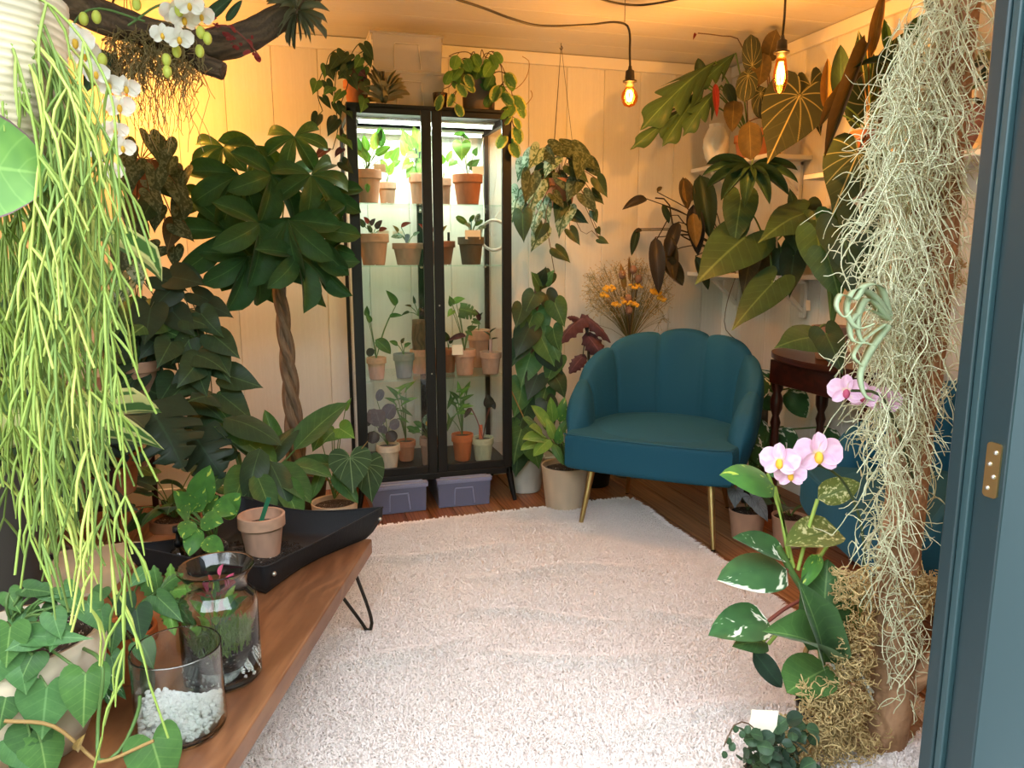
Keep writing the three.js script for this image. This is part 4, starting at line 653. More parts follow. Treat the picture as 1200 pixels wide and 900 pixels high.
{
  const b = atY(262, 792, BY), g = thing('glass_jar', 'tall flared-rim glass terrarium jar with moss, plants and white gravel', 'jar', V(b.x, BY + 0.001, b.z));
  part(g, 'glass', lathe([[0.0, 0], [0.068, 0], [0.073, 0.006], [0.074, 0.15], [0.070, 0.17], [0.057, 0.183], [0.055, 0.194], [0.058, 0.21], [0.071, 0.228], [0.0695, 0.2305], [0.0675, 0.2285], [0.0555, 0.2115], [0.0525, 0.195], [0.0545, 0.182], [0.067, 0.169], [0.0712, 0.15], [0.0705, 0.009], [0.0, 0.007]], 48), M.jarGlass);
  gravel(g, 0.068, 0.034, 700, 0.009);
  part(g, 'soil', lathe([[0.001, 0.038], [0.067, 0.038], [0.069, 0.066], [0.04, 0.07], [0.001, 0.066]], 24), SOIL);
  const ms = []; for (let i = 0; i < 500; i++) { const a = R(0, 6.28), d = Math.sqrt(rnd()) * 0.062, p = V(Math.cos(a) * d, 0.064, Math.sin(a) * d), h = R(0.01, 0.04 + 0.03 * Math.max(0, Math.cos(a - 0.6))); ms.push(tube([p, p.clone().add(V(R(-0.006, 0.006), h * 0.6, R(-0.006, 0.006))), p.clone().add(V(R(-0.012, 0.012), h, R(-0.012, 0.012)))], 0.0013, 3, 3)); }
  part(g, 'moss', merge(ms), std({ color: 0x6f8a3c, roughness: 0.9 })).userData.kind = 'stuff';
  const gp = g.position.clone().add(V(-0.01, 0.07, 0));
  rosette(g, gp, 16, { mat: [L.bright, L.green, L.lime], geo: G.lance, el: [0.6, 1.4], pet: [0.04, 0.1], len: [0.03, 0.05], wr: 0.4, bend: [-0.5, 0.2], r: 0.001 });
  rosette(g, gp.clone().add(V(0.005, 0.09, -0.005)), 10, { mat: [L.magenta, L.redFlower], geo: G.lance, el: [0.5, 1.2], pet: [0.02, 0.045], len: [0.02, 0.03], wr: 0.35, bend: [-0.4, 0.2], r: 0.0012, sm: ST.red });
}
{
  const b = atY(212, 672, BY), g = thing('spray_bottle', 'small dark glass spray bottle standing behind the terrarium jar', 'bottle', V(b.x, BY + 0.001, b.z));
  part(g, 'bottle', lathe([[0.001, 0], [0.024, 0], [0.026, 0.004], [0.026, 0.05], [0.02, 0.064], [0.009, 0.07], [0.009, 0.078], [0.001, 0.078]], 20), phy({ color: 0x3a2a20, transmission: 0.6, thickness: 0, roughness: 0.05 }));
  part(g, 'pump', lathe([[0.001, 0.076], [0.011, 0.076], [0.011, 0.09], [0.006, 0.092], [0.005, 0.112], [0.012, 0.114], [0.012, 0.128], [0.001, 0.13]], 16), M.black);
  part(g, 'nozzle', moved(box(0.026, 0.01, 0.01), 0.012, 0.122, 0), M.black);
}
{
  const c = atY(115, 668, BY), g = thing('plywood_sheet', 'thin pale tan board lying on the table behind the trailing philodendron', 'board', V(c.x, BY, c.z));
  const P = [[52, 668], [70, 645], [150, 634], [196, 634], [152, 664], [128, 690], [70, 700]].map(([u, v]) => atY(u, v, BY + 0.01).sub(c)), s = new THREE.Shape(P.map((p) => new THREE.Vector2(p.x, -p.z)));
  const geo = new THREE.ExtrudeGeometry(s, { depth: 0.008, bevelEnabled: false }); geo.rotateX(-Math.PI / 2); part(g, 'sheet', geo, std({ color: 0xd6c2a2, roughness: 0.8, map: clayTex }));
}
// big trailing heart-leaf philodendron at the front
{
  const b = atY(40, 872, BY), g = plant('heartleaf_philodendron', 'trailing heart-leaf philodendron in a big pale clay pot on the table end', V(b.x, BY + 0.001, b.z));
  pot(g, 'bowl', 0.125, 0.2, POT.beige);
  const r = V(b.x, BY + 0.19, b.z);
  const F = [[26, 775, 30, 808, 1.05], [55, 805, 50, 857, 1.0], [38, 768, 25, 800, 1], [100, 790, 98, 843, 0.85], [45, 745, 12, 760, 0.9], [62, 720, 70, 745, 0.9], [68, 712, 52, 738, 1], [12, 735, 8, 775, 1], [28, 715, 20, 748, 0.9], [48, 690, 62, 705, 0.8], [30, 690, 62, 695, 0.6], [10, 695, 22, 715, 0.9], [85, 690, 60, 700, 0.6], [18, 868, 45, 900, 0.9], [35, 860, 20, 905, 0.95], [178, 868, 190, 925, 0.9], [35, 745, 98, 748, 0.35], [102, 705, 115, 735, 0.9], [10, 805, 0, 850, 0.9], [75, 690, 95, 715, 0.7], [6, 760, -8, 800, 1], [70, 735, 60, 760, 0.9], [118, 715, 122, 740, 0.8], [48, 870, 55, 915, 0.9]];
  for (const [u0, v0, u1, v1, w] of F) { const z = -1.22 - (v0 < 720 ? 0.08 : 0) + (u0 > 150 ? 0.02 : 0), bb = atZ(u0, v0, z), tt = atZ(u0 + (u1 - u0) * 1.2, v0 + (v1 - v0) * 1.2, z + 0.015); const rr = u0 > 150 ? null : r; if (rr) stem(g, [rr, rr.clone().lerp(bb, 0.5).add(V(0, 0.035, 0.03)), bb], 0.0024, ST.green); leaf(g, G.heart, [L.heart, L.heart, L.green, L.mid][leafCount % 4], bb, tt, w, { face: 1, up: 0.35, roll: R(-0.3, 0.3) }); }
  stem(g, [r.clone().add(V(0.1, 0, 0.05)), atZ(120, 780, -1.2), atZ(115, 850, -1.2), atZ(118, 893, -1.18), atZ(140, 880, -1.2), atZ(163, 830, -1.22), atZ(164, 815, -1.22)], 0.003, ST.green);
  stem(g, [atZ(5, 845, -1.2), atZ(60, 850, -1.2), atZ(105, 885, -1.2), atZ(118, 893, -1.18), atZ(180, 868, -1.17)], 0.003, ST.tan);
  leavesPx(g, G.lance, L.tan, [[90, 880, 100, 860, -1.2, -1.19, 0.35]], 0.3);
}
{
  const b = atY(150, 792, BY), g = plant('begonia', 'bushy green begonia with ferny leaves between the pale pot and the jars', V(b.x, BY + 0.001, b.z));
  pot(g, 'clay', 0.06, 0.1, POT.orange); const r = V(b.x, BY + 0.1, b.z);
  leavesPx(g, G.heart, [L.green, L.heart, L.dark], [[160, 715, 166, 755, -1.42, -1.4, 0.85], [135, 735, 130, 768, -1.4, -1.38, 0.8], [165, 755, 180, 785, -1.4, -1.38, 0.85], [115, 740, 108, 780, -1.4, -1.36, 0.85], [185, 700, 215, 730, -1.45, -1.42, 0.6], [170, 670, 150, 690, -1.5, -1.48, 0.8], [145, 700, 150, 730, -1.4, -1.4, 0.8], [120, 690, 108, 712, -1.45, -1.42, 0.8], [130, 770, 140, 810, -1.38, -1.36, 0.6], [170, 790, 172, 845, -1.38, -1.36, 0.35]], 0.8, { root: r, r: 0.002 });
  leavesPx(g, G.jagged, [L.mid, L.bright, L.green], [[190, 690, 215, 672, -1.48, -1.46, 0.6], [195, 695, 225, 690, -1.48, -1.45, 0.6], [190, 700, 222, 712, -1.48, -1.45, 0.6], [185, 690, 180, 662, -1.5, -1.5, 0.6], [200, 690, 200, 660, -1.5, -1.5, 0.5], [205, 705, 228, 735, -1.46, -1.43, 0.5], [180, 695, 160, 670, -1.5, -1.5, 0.6], [195, 705, 205, 745, -1.45, -1.42, 0.55]], 0.6, { root: r, r: 0.002 });
  leavesPx(g, G.lance, L.white, [[118, 790, 148, 820, -1.34, -1.32, 0.3], [120, 800, 130, 830, -1.34, -1.32, 0.3]], 0.3);
}
// ---------- mistletoe cactus in its ribbed pot ----------
{
  const c = atZ(-24, 190, -1.06), g = plant('mistletoe_cactus', 'long trailing mistletoe cactus spilling from a hanging ribbed cream pot', c);
  const pts = [[0.001, 0], [0.07, 0]]; for (let i = 0; i <= 60; i++) { const t = i / 60; pts.push([0.078 + 0.03 * t ** 0.6 + 0.0014 * Math.sin(i * 2.1), 0.004 + t * 0.18]); } pts.push([0.1, 0.184], [0.095, 0.15], [0.001, 0.14]);
  part(g, 'pot', lathe(pts, 40), clay(0xe6d2b0, 0.7));
  for (const a of [0, 2.1, 4.2]) part(g, 'hanger_wire', tube([V(Math.cos(a) * 0.1, 0.18, Math.sin(a) * 0.1), V(0, YC - c.y - 0.02, 0)], 0.0012, 4, 2), M.iron);
  const top = V(c.x, c.y + 0.19, c.z), mm = phy({ color: 0x869c42, roughness: 0.6 }), mats = [mm, phy({ color: 0x6b8238, roughness: 0.7 }), phy({ color: 0xaab659, roughness: 0.7 })];
  const chain = (from, to, sway, n) => {
    const pts = [], geos = []; for (let i = 0; i <= n; i++) { const t = i / n; pts.push(from.clone().lerp(to, t).add(V(Math.sin(t * 5 + sway) * 0.012, 0, Math.cos(t * 4 + sway * 2) * 0.012))); }
    return pts;
  };
  const strand = (start, over, end, k) => {
    const pts = [start, start.clone().lerp(over, 0.55).add(V(0, 0.03, 0)), over, ...chain(over, end, k * 1.7, 5).slice(1)], cv = new THREE.CatmullRomCurve3(pts), geos = [tube(local(g, pts), (t) => 0.0018 - 0.0006 * t, 5, 26)], len = cv.getLength(), n = Math.round(len / 0.052);
    for (let i = 1; i <= n; i++) for (let q = 0; q < (i % 3 ? 2 : 1); q++) {
      const t = Math.min(0.995, i / n), p = cv.getPointAt(t), a = R(0, 6.28), sp = t > 0.25 ? 1 : 0.6, L2 = R(0.05, 0.095), d = V(Math.cos(a) * R(0.25, 0.5) * sp, -1, Math.sin(a) * R(0.25, 0.5) * sp).normalize();
      const e = p.clone().addScaledVector(d, L2), m = p.clone().addScaledVector(d, L2 * 0.5).add(V(Math.cos(a) * 0.007, 0, Math.sin(a) * 0.007)); geos.push(tube(local(g, [p, m, e]), (t2) => 0.0015 + 0.0008 * Math.sin(t2 * 3) - 0.0008 * t2, 5, 4));
      if (rnd() < 0.35) { const a2 = a + R(-1, 1), d2 = V(Math.cos(a2) * 0.35, -1, Math.sin(a2) * 0.35).normalize(); geos.push(tube(local(g, [e, e.clone().addScaledVector(d2, L2 * 0.45), e.clone().addScaledVector(d2, L2 * 0.8)]), 0.0015, 4, 3)); }
    }
    part(g, 'strand', merge(geos), mats[k % 3]);
  };
  for (let k = 0; k < 42; k++) {
    const u = R(-30, 132), z = R(-1.22, -0.98), end = atZ(u + R(-10, 12), u > 90 ? R(330, 590) : R(430, 640), z), a = R(-1.2, 1.4), over = atZ(Math.max(u - 4, R(40, 80)) * (u > 30 ? 1 : 0) + (u <= 30 ? u : 0), u > 40 ? R(85, 170) : R(60, 150), z);
    strand(top.clone().add(V(R(-0.05, 0.07), 0, R(-0.05, 0.06))), over, end, k);
  }
  strand(top, atZ(110, 150, -1.0), atZ(152, 800, -0.99), 3); strand(top, atZ(108, 150, -1.02), atZ(140, 690, -1.0), 1); strand(top, atZ(112, 130, -1.02), atZ(126, 700, -1.0), 5); strand(top, atZ(90, 130, -0.98), atZ(95, 720, -0.97), 2);
}
// plant with a broad leaf reaching in from the wall
{
  const w = V(XL + 0.1, 1.02, -1.14), g = plant('broad_leaf_plant', 'single broad glossy bright green leaf with a purple rim in front of the ribbed pot', w);
  pot(g, 'clay', 0.07, 0.11, POT.terra); part(g, 'wall_ring', new THREE.TorusGeometry(0.075, 0.004, 6, 30), M.iron, V(0, 0.07, 0), [Math.PI / 2, 0, 0]); part(g, 'wall_arm', tube([V(-0.075, 0.07, 0), V(-0.098, 0.07, 0)], 0.004, 6, 2), M.iron);
  const b = atZ(-95, 190, -0.98), t = atZ(67, 206, -1.0);
  stem(g, [w.clone().add(V(0, 0.1, 0)), V(-0.62, 1.3, -1.06), b], 0.005, ST.green); leaf(g, G.ovate[0], L.big, b, t, 1.0, { face: 0.95, up: 0.3, roll: 0.1 });
}
// striped leaf plant
{
  const c = V(-0.56, BY + 0.001, -1.62), g = plant('spider_plant', 'striped spider plant with arching cream-edged leaves behind the cactus strands', c);
  pot(g, 'taper', 0.07, 0.42, POT.dark); const r = V(c.x, BY + 0.42, c.z);
  leavesPx(g, G.strap, L.stripe, [[60, 262, 190, 330, -1.6, -1.66, 0.2, 0.3], [40, 300, -20, 420, -1.6, -1.55, 0.16], [60, 300, 120, 400, -1.6, -1.62, 0.16], [50, 280, 10, 250, -1.6, -1.62, 0.18]], 0.2, { root: r, r: 0.004, rise: 0.05, face: 0.6, up: 0.9 });
  rosette(g, r, 8, { mat: L.stripe, geo: G.strap, el: [0.4, 1.2], pet: [0.02, 0.06], len: [0.2, 0.34], wr: 0.1, bend: [-0.9, -0.3] });
}
// dark filler foliage behind the strands: another big philodendron
{
  const c = V(-0.76, 0, -2.3), g = plant('tree_philodendron', 'dark leafy philodendron in a large clay pot behind the hanging cactus strands', c);
  pot(g, 'taper', 0.13, 0.3, POT.old); const r = V(c.x, 0.3, c.z);
  rosette(g, r, 20, { mat: [L.deep, L.dark, L.green], geo: G.heart, el: [0.7, 1.4], pet: [0.15, 0.5], len: [0.12, 0.18], wr: 0.76, bend: [-1.7, -1.0], r: 0.005, xmin: -0.94, sm: ST.dark });
  part(g, 'moss_pole', tube([V(0, 0.28, 0), V(0.01, 0.95, -0.02)], 0.025, 8, 6, 0.08), M.bark);
  for (let k = 0; k < 14; k++) { const y = 0.42 + k * 0.045, a = k * 2.4, b = V(c.x + Math.cos(a) * 0.09, y + 0.1, c.z + Math.sin(a) * 0.12); stem(g, [V(c.x, y, c.z), b], 0.003, ST.dark); leaf(g, G.heart, [L.deep, L.dark][k % 2], b, b.clone().add(V(Math.cos(a) * 0.06, -0.16, Math.sin(a) * 0.08)), 0.75, {}); }
}
// ---------- driftwood branch under the ceiling with orchids ----------
function orchid(g, p, size, mat, face, lip = L.yellow) {       // five petals round a lip
  const f = new THREE.Group(); f.name = 'flower'; f.position.copy(p).sub(g.position); g.add(f);
  const q = new THREE.Quaternion().setFromUnitVectors(V(0, 0, 1), face.clone().normalize());
  const add = (a, l, w, k, tilt) => { const m = part(f, 'petal', G.round[k % 2], mat); const d = V(Math.sin(a), Math.cos(a), 0), n = V(0, 0, 1).addScaledVector(d, -tilt).normalize(), x = d.clone().cross(n), y = n.clone().cross(x); m.quaternion.setFromRotationMatrix(M4().makeBasis(x, y.clone(), n)); m.quaternion.premultiply(q); m.scale.set(w, l, l); };
  add(0, size * 0.5, size * 0.34, 0, 0.15); add(2.25, size * 0.48, size * 0.32, 0, 0.15); add(-2.25, size * 0.48, size * 0.32, 0, 0.15); add(1.35, size * 0.55, size * 0.6, 0, 0.05); add(-1.35, size * 0.55, size * 0.6, 1, 0.05);
  const s = part(f, 'lip', new THREE.SphereGeometry(size * 0.11, 8, 6), lip); s.position.copy(V(0, -size * 0.08, size * 0.08).applyQuaternion(q)); s.scale.set(0.8, 1.3, 1);
  return f;
}
{
  const zc = -1.85, c = atZ(230, 60, zc), g = thing('driftwood_branch', 'dark driftwood branch hung under the ceiling carrying moss and orchids', 'branch', c);
  part(g, 'wood', tube(local(g, [atZ(40, -30, zc + 0.05), atZ(110, 15, zc), atZ(175, 38, zc), atZ(235, 55, zc), atZ(290, 42, zc - 0.02), atZ(345, 8, zc - 0.05), atZ(380, -25, zc - 0.1)]), (t) => 0.036 - 0.008 * t, 12, 60, 0.09), M.bark);
  part(g, 'side_branch', tube(local(g, [atZ(215, 55, zc), atZ(240, 75, zc + 0.02), atZ(262, 84, zc + 0.03)]), (t) => 0.026 - 0.008 * t, 10, 14, 0.08), M.bark);
  part(g, 'hanger_wire', tube([V(0, 0.02, 0), V(0, YC - c.y - 0.018, 0)], 0.0015, 4, 2), M.iron);
  const ms = tag(thing('hanging_moss', 'tuft of brownish hanging moss under the driftwood branch by the ceiling', 'moss', atZ(185, 85, zc)), null, null, null, 'stuff'), list = [];
  for (let i = 0; i < 420; i++) { const u = R(125, 232), v = R(28, 80), p = atZ(u, v, zc + R(-0.06, 0.08)), long = i % 4 === 0, L2 = long ? R(0.08, 0.2) : R(0.03, 0.09), pts = [p]; let q = p.clone(); for (let k = 0; k < 6; k++) { q = q.clone().add(V(R(-0.014, 0.014), long ? -L2 / 6 : R(-0.02, 0.008), R(-0.014, 0.014))); pts.push(q); } list.push(tube(pts.map((x) => x.clone().sub(ms.position)), long ? 0.0008 : 0.0012, 3, 8)); }
  part(ms, 'strands', merge(list), std({ color: 0x8a7a50, roughness: 0.9 }));
  const w = plant('moth_orchid', 'white moth orchid arching down from the driftwood branch', atZ(170, 30, zc), 'orchids on the branch', 'orchid');
  const face = (p) => EYE.clone().sub(p).normalize().add(V(R(-0.5, 0.5), R(-0.5, 0.2), R(-0.2, 0.2)));
  const spr = [[[170, 25], [110, 10], [85, 30], [95, 70], [125, 105], [140, 150], [120, 190]], [[150, 30], [190, 5], [215, 10], [240, 5]]];
  for (const s of spr) stem(w, s.map(([u, v]) => atZ(u, v, zc + 0.14)), 0.0025, ST.green, 'flower_spike');
  for (const [u, v, s] of [[88, 48, 0.075], [98, 62, 0.07], [78, 38, 0.07], [113, 85, 0.06], [128, 98, 0.065], [148, 102, 0.06], [140, 124, 0.065], [135, 152, 0.055], [144, 172, 0.055], [108, 186, 0.05], [132, 200, 0.05], [215, 22, 0.065], [203, 14, 0.06], [236, 18, 0.055], [210, 44, 0.06], [190, 40, 0.05], [222, 5, 0.06]]) { const p = atZ(u, v, zc + 0.16 + R(-0.03, 0.03)); orchid(w, p, s * 0.86, L.petal, face(p)); }
  for (const [u, v] of [[235, 38], [243, 45], [207, 60], [195, 70], [196, 84], [234, 60], [113, 20], [98, 22], [120, 70], [210, 12], [160, 5]]) { const s = new THREE.SphereGeometry(0.011, 8, 8); s.scale(0.8, 1.15, 0.8); part(w, 'bud', s, L.budGreen, atZ(u, v, zc + 0.15).sub(w.position)); }
  leavesPx(w, G.ovate, L.dark, [[240, 25, 275, -5, zc, zc, 0.3], [265, 25, 284, 0, zc, zc, 0.3], [60, 30, 30, 70, zc, zc + 0.1, 0.35], [125, 60, 100, 110, zc, zc + 0.1, 0.3], [130, 110, 135, 60, zc, zc, 0.3]], 0.3);
  const r = plant('red_orchid', 'dark red orchid spray with many small flowers on the driftwood branch', atZ(285, 40, zc + 0.05), 'orchids on the branch', 'orchid');
  stem(r, [atZ(240, 35, zc + 0.05), atZ(265, 30, zc + 0.06), atZ(290, 48, zc + 0.06), atZ(305, 68, zc + 0.06)], 0.002, ST.red, 'flower_spike');
  for (let k = 0; k < 26; k++) { const t = k / 26, p = atZ(248 + t * 56 + R(-10, 10), 28 + t * 34 + R(-12, 12), zc + 0.06 + R(-0.02, 0.03)); leaf(r, G.oval, L.redFlower, p, p.clone().add(V(R(-0.016, 0.016), R(-0.02, 0.012), R(0, 0.012))), 0.6, { name: 'petal' }); }
  const a = plant('air_plant', 'grey wispy air plant hanging head-down from the branch end', atZ(348, 12, zc - 0.02), 'air plants');
  for (let k = 0; k < 46; k++) { const q = R(0, 6.28), e = R(-1.4, 0.9), L2 = R(0.05, 0.09), p = a.position, d = V(Math.cos(q) * Math.cos(e), Math.sin(e), Math.sin(q) * Math.cos(e)); leaf(a, G.strap, leafMatGrey, p.clone().addScaledVector(d, 0.01), p.clone().addScaledVector(d, L2), 0.1, {}); }
}

// ================= in and on the cabinet =================
const PXM = (z) => -z * 1.035 / FPX;          // metres per pixel near the cabinet
function cabPlant(name, label, u, shelf, wpx, hpx, z, potMat, kind, grow, group) {
  const y = SH[shelf], s = PXM(z), b = atZ(u, 300, z), r = wpx * s / 2, h = hpx * s, g = plant(name, label, V(b.x, y + 0.001, z), group || 'potted plants in the display cabinet');
  pot(g, kind || 'clay', r, h, potMat); const top = V(b.x, y + h * 0.95, z); if (grow) grow(g, top, z); return g;
}
const zi = (z) => Math.max(z, CZ0 + 0.05);
const up = (g, top, list, geo, mat, wr, o = {}) => leavesPx(g, geo, mat, list.map(([a, b, c, d, w, roll]) => [a, b, c, d, o.z ?? top.z, (o.z ?? top.z) + 0.02, w, roll]), wr, { root: top, r: 0.0018, ...o });
const z1 = -3.32, z2 = -3.42, z3 = -3.54;
cabPlant('philodendron_seedling', 'slender bright green seedling with a card in a pale pot on the cabinet top shelf', 433, 3, 32, 35, z1, POT.pale, 'clay', (g, t) => { up(g, t, [[422, 180, 418, 160], [430, 178, 426, 158], [438, 176, 440, 154], [446, 172, 448, 150], [440, 182, 458, 172], [428, 184, 416, 176], [443, 166, 446, 148], [432, 190, 424, 172], [450, 186, 462, 176]], G.ovate, [L.bright, L.lime, L.mid], 0.5); tagCard(g, atZ(445, 197, z1 + 0.02), 0.05, 0.035); leavesPx(g, G.lance, L.bright, [[430, 215, 431, 226, z1 + 0.06, z1 + 0.06, 0.6]], 0.5); });
cabPlant('seedling', 'feathery lime seedling in a small pale pot behind the carded pot', 456, 3, 20, 26, z3, POT.pale, 'clay', (g, t) => up(g, t, [[455, 205, 462, 190], [458, 195, 470, 188], [452, 200, 446, 186], [460, 190, 468, 172]], G.ovate, [L.bright, L.lime], 0.55));
cabPlant('syngonium', 'bushy lime arrowhead plant in a pale pot beside the cabinet door stiles', 493, 3, 22, 34, z2, POT.pale, 'clay', (g, t) => up(g, t, [[476, 178, 468, 162], [484, 172, 478, 156], [490, 168, 492, 152], [486, 180, 474, 186], [480, 190, 470, 200], [484, 196, 476, 210], [494, 176, 500, 160], [478, 168, 470, 150], [488, 160, 484, 146], [495, 190, 490, 206]], G.heart, [L.bright, L.lime], 0.75));
cabPlant('seedling', 'tiny cutting in a narrow pale pot behind the cabinet door stiles', 521, 3, 18, 30, z2, POT.pale, 'clay', (g, t) => up(g, t, [[520, 192, 514, 178], [524, 190, 530, 176]], G.ovate, [L.bright], 0.5));
cabPlant('anthurium_seedling', 'small anthurium with one hanging heart leaf in an orange pot on the cabinet top shelf', 549, 3, 34, 33, z1, POT.terra, 'clay', (g, t) => { up(g, t, [[541, 168, 541, 190, 1.0], [552, 195, 563, 186], [532, 188, 525, 196], [556, 180, 560, 172]], G.heart, [L.mid, L.bright], 0.8); up(g, t, [[545, 160, 530, 158], [540, 158, 550, 164]], G.lance, L.mid, 0.4); tagCard(g, atZ(560, 200, z1 + 0.03), 0.05, 0.036, -0.3); });
cabPlant('begonia_seedling', 'dark red-leaved seedling in a wide pale pot on the second cabinet shelf', 438, 2, 34, 34, z1, POT.pale, 'clay', (g, t) => { up(g, t, [[428, 266, 420, 256], [432, 262, 426, 254], [440, 268, 448, 258], [436, 272, 430, 264], [444, 270, 454, 268], [434, 264, 440, 256]], G.ovate, [L.purple, L.dark, L.redFlower], 0.55); tagCard(g, atZ(449, 274, z1), 0.05, 0.03); });
cabPlant('alocasia_seedling', 'grey-leaved seedling with a red shoot in a shallow pale pot on the second cabinet shelf', 478, 2, 34, 24, z1, POT.pale, 'clay', (g, t) => { up(g, t, [[472, 276, 458, 278], [478, 274, 476, 286], [484, 276, 492, 272]], G.ovate, [L.grey, L.silver], 0.45); up(g, t, [[470, 266, 482, 261], [466, 272, 460, 264]], G.lance, [L.redFlower, L.tan], 0.4); tagCard(g, atZ(466, 275, z1 - 0.02), 0.045, 0.03); });
cabPlant('bromeliad', 'small orange-leaved bromeliad in a terracotta pot behind the door stiles', 516, 2, 34, 26, z2, POT.terra, 'clay', (g, t) => { up(g, t, [[505, 276, 490, 262, 0.35], [516, 274, 524, 264], [512, 274, 500, 266]], G.lance, [L.redFlower, L.tan], 0.35); part(g, 'plant_marker', box(0.012, 0.05, 0.002), M.black, V(0.04, 0.12, 0)); });
cabPlant('rex_vine', 'bushy blue-green seedling with a stake in a mossy pot on the second cabinet shelf', 552, 2, 30, 31, z1, POT.mossy, 'clay', (g, t) => { up(g, t, [[548, 262, 534, 254], [552, 266, 544, 262], [556, 264, 566, 258], [560, 268, 570, 266], [550, 260, 556, 252], [558, 262, 562, 250]], G.oval, [L.silver, L.mid], 0.5); part(g, 'stake', tube([V(0.0, 0.1, 0.01), V(0.0, 0.2, 0.01)], 0.0025, 5, 2), std({ color: 0x1f6a5a })); tagCard(g, atZ(554, 275, z1 + 0.05), 0.07, 0.04); });
cabPlant('caladium', 'tall stalked arrow-leaf seedling in a small pale pot on the third cabinet shelf', 437, 1, 22, 25, z1, POT.pale, 'clay', (g, t) => { up(g, t, [[464, 358, 452, 340, 0.4], [440, 398, 458, 415, 0.6], [456, 372, 472, 370, 0.35], [430, 370, 430, 358, 0.5], [434, 378, 428, 366]], G.lance, [L.green, L.mid], 0.45); up(g, t, [[436, 408, 432, 418]], G.oval, L.blackLeaf, 0.8); });
cabPlant('succulent_seedling', 'small seedling with a card in a charcoal grey pot on the third cabinet shelf', 470, 1, 24, 28, z1, POT.grey, 'clay', (g, t) => { up(g, t, [[466, 404, 456, 400], [470, 402, 474, 396], [474, 406, 482, 402]], G.ovate, [L.bronze, L.mid], 0.5); tagCard(g, atZ(473, 406, z1 - 0.02), 0.05, 0.045); });
cabPlant('moss_totem_plant', 'dark bark totem with wiry sprouts in a pale pot on the third cabinet shelf', 489, 1, 22, 28, z2, POT.pale, 'clay', (g, t) => { part(g, 'totem', tube([V(0, 0.08, 0), V(0, 0.25, 0)], 0.034, 9, 8, 0.1), M.bark); up(g, V(t.x, t.y + 0.16, t.z), [[482, 360, 474, 358], [486, 356, 484, 346], [490, 362, 498, 366], [480, 366, 470, 370]], G.lance, [L.bronze, L.dark], 0.3); });
cabPlant('cutting', 'wilted cutting in a narrow pale pot beside the bark totem', 503, 1, 20, 28, z2, POT.pale, 'clay', (g, t) => up(g, t, [[498, 404, 488, 398], [502, 402, 506, 392]], G.ovate, [L.silver, L.bronze], 0.5));
cabPlant('cutting', 'dark-leaved cutting in a narrow clay pot behind the right door stile', 524, 1, 18, 28, z2, POT.terra, 'clay', (g, t) => up(g, t, [[524, 400, 520, 388], [526, 402, 532, 396]], G.ovate, L.dark, 0.6));
cabPlant('rhaphidophora', 'small split-leaf monstera in a pale pot with a card on the third cabinet shelf', 543, 1, 26, 30, z1, POT.pale, 'clay', (g, t) => { leavesPx(g, G.monstera, L.green, [[538, 362, 560, 368, z1, z1, 0.85]], 0.8, { root: t, r: 0.002 }); up(g, t, [[530, 356, 526, 346], [530, 364, 524, 372], [550, 386, 560, 382], [548, 388, 554, 394], [534, 352, 546, 350], [555, 376, 564, 380]], G.heart, [L.mid, L.bright, L.green], 0.7); up(g, t, [[546, 394, 524, 400, 0.3]], G.lance, L.purple, 0.3); tagCard(g, atZ(536, 410, z1 + 0.05), 0.05, 0.045); });
cabPlant('seedling', 'sprig in a tall pale pot at the back of the third cabinet shelf', 560, 1, 26, 44, z3, POT.pale, 'clay', (g, t) => up(g, t, [[562, 376, 556, 362], [560, 374, 566, 366]], G.lance, [L.purple, L.dark], 0.35));
cabPlant('cane_cutting', 'bare pinkish cane cutting in a pale pot at the right of the third cabinet shelf', 574, 1, 26, 26, z1, POT.pale, 'clay', (g, t) => { part(g, 'cane', tube([V(0, 0.08, 0), V(0.002, 0.16, 0)], 0.007, 7, 3), std({ color: 0xc9a49a, roughness: 0.7 })); up(g, t, [[574, 390, 582, 384], [574, 394, 566, 388], [576, 398, 584, 396]], G.lance, L.dark, 0.2); });
cabPlant('round_leaf_alocasia', 'mauve-grey round-leaved alocasia in a beige pot on the cabinet floor', 448, 0, 27, 28, z1, POT.beige, 'clay', (g, t) => up(g, t, [[446, 500, 440, 480, 0.9], [440, 494, 432, 480, 0.95], [438, 505, 436, 520, 1.05], [452, 490, 462, 474, 0.9], [456, 500, 468, 494, 0.95], [455, 505, 462, 518, 0.95], [442, 470, 448, 456, 0.6], [448, 508, 450, 498, 0.9], [430, 488, 428, 500, 1]], G.round, [L.mauve, L.mauve, L.blackLeaf], 0.95));
cabPlant('arrowhead_plant', 'green arrowhead plant in a terracotta pot at the back of the cabinet floor', 470, 0, 22, 24, z2, POT.terra, 'clay', (g, t) => up(g, t, [[465, 462, 452, 452], [468, 456, 482, 448], [470, 466, 482, 470], [462, 470, 450, 466], [474, 470, 490, 466], [472, 480, 484, 488], [470, 490, 480, 496], [476, 454, 488, 446], [464, 478, 456, 484]], G.arrow, [L.mid, L.bright, L.green], 0.6));
cabPlant('silver_seedling', 'silvery seedling with a yellow bud in a tall grey-pink pot on the cabinet floor', 498, 0, 22, 33, z1, POT.old, 'clay', (g, t) => { up(g, t, [[494, 500, 484, 494], [498, 498, 502, 484], [492, 504, 478, 506], [500, 504, 506, 494], [488, 506, 476, 500]], G.ovate, [L.silver, L.mid], 0.55); part(g, 'flower_bud', new THREE.SphereGeometry(0.014, 8, 8), L.yellow, V(-0.005, 0.2, 0.03)); part(g, 'name_tag', box(0.02, 0.06, 0.002), TAGM, V(0.01, 0.2, 0.0)); });
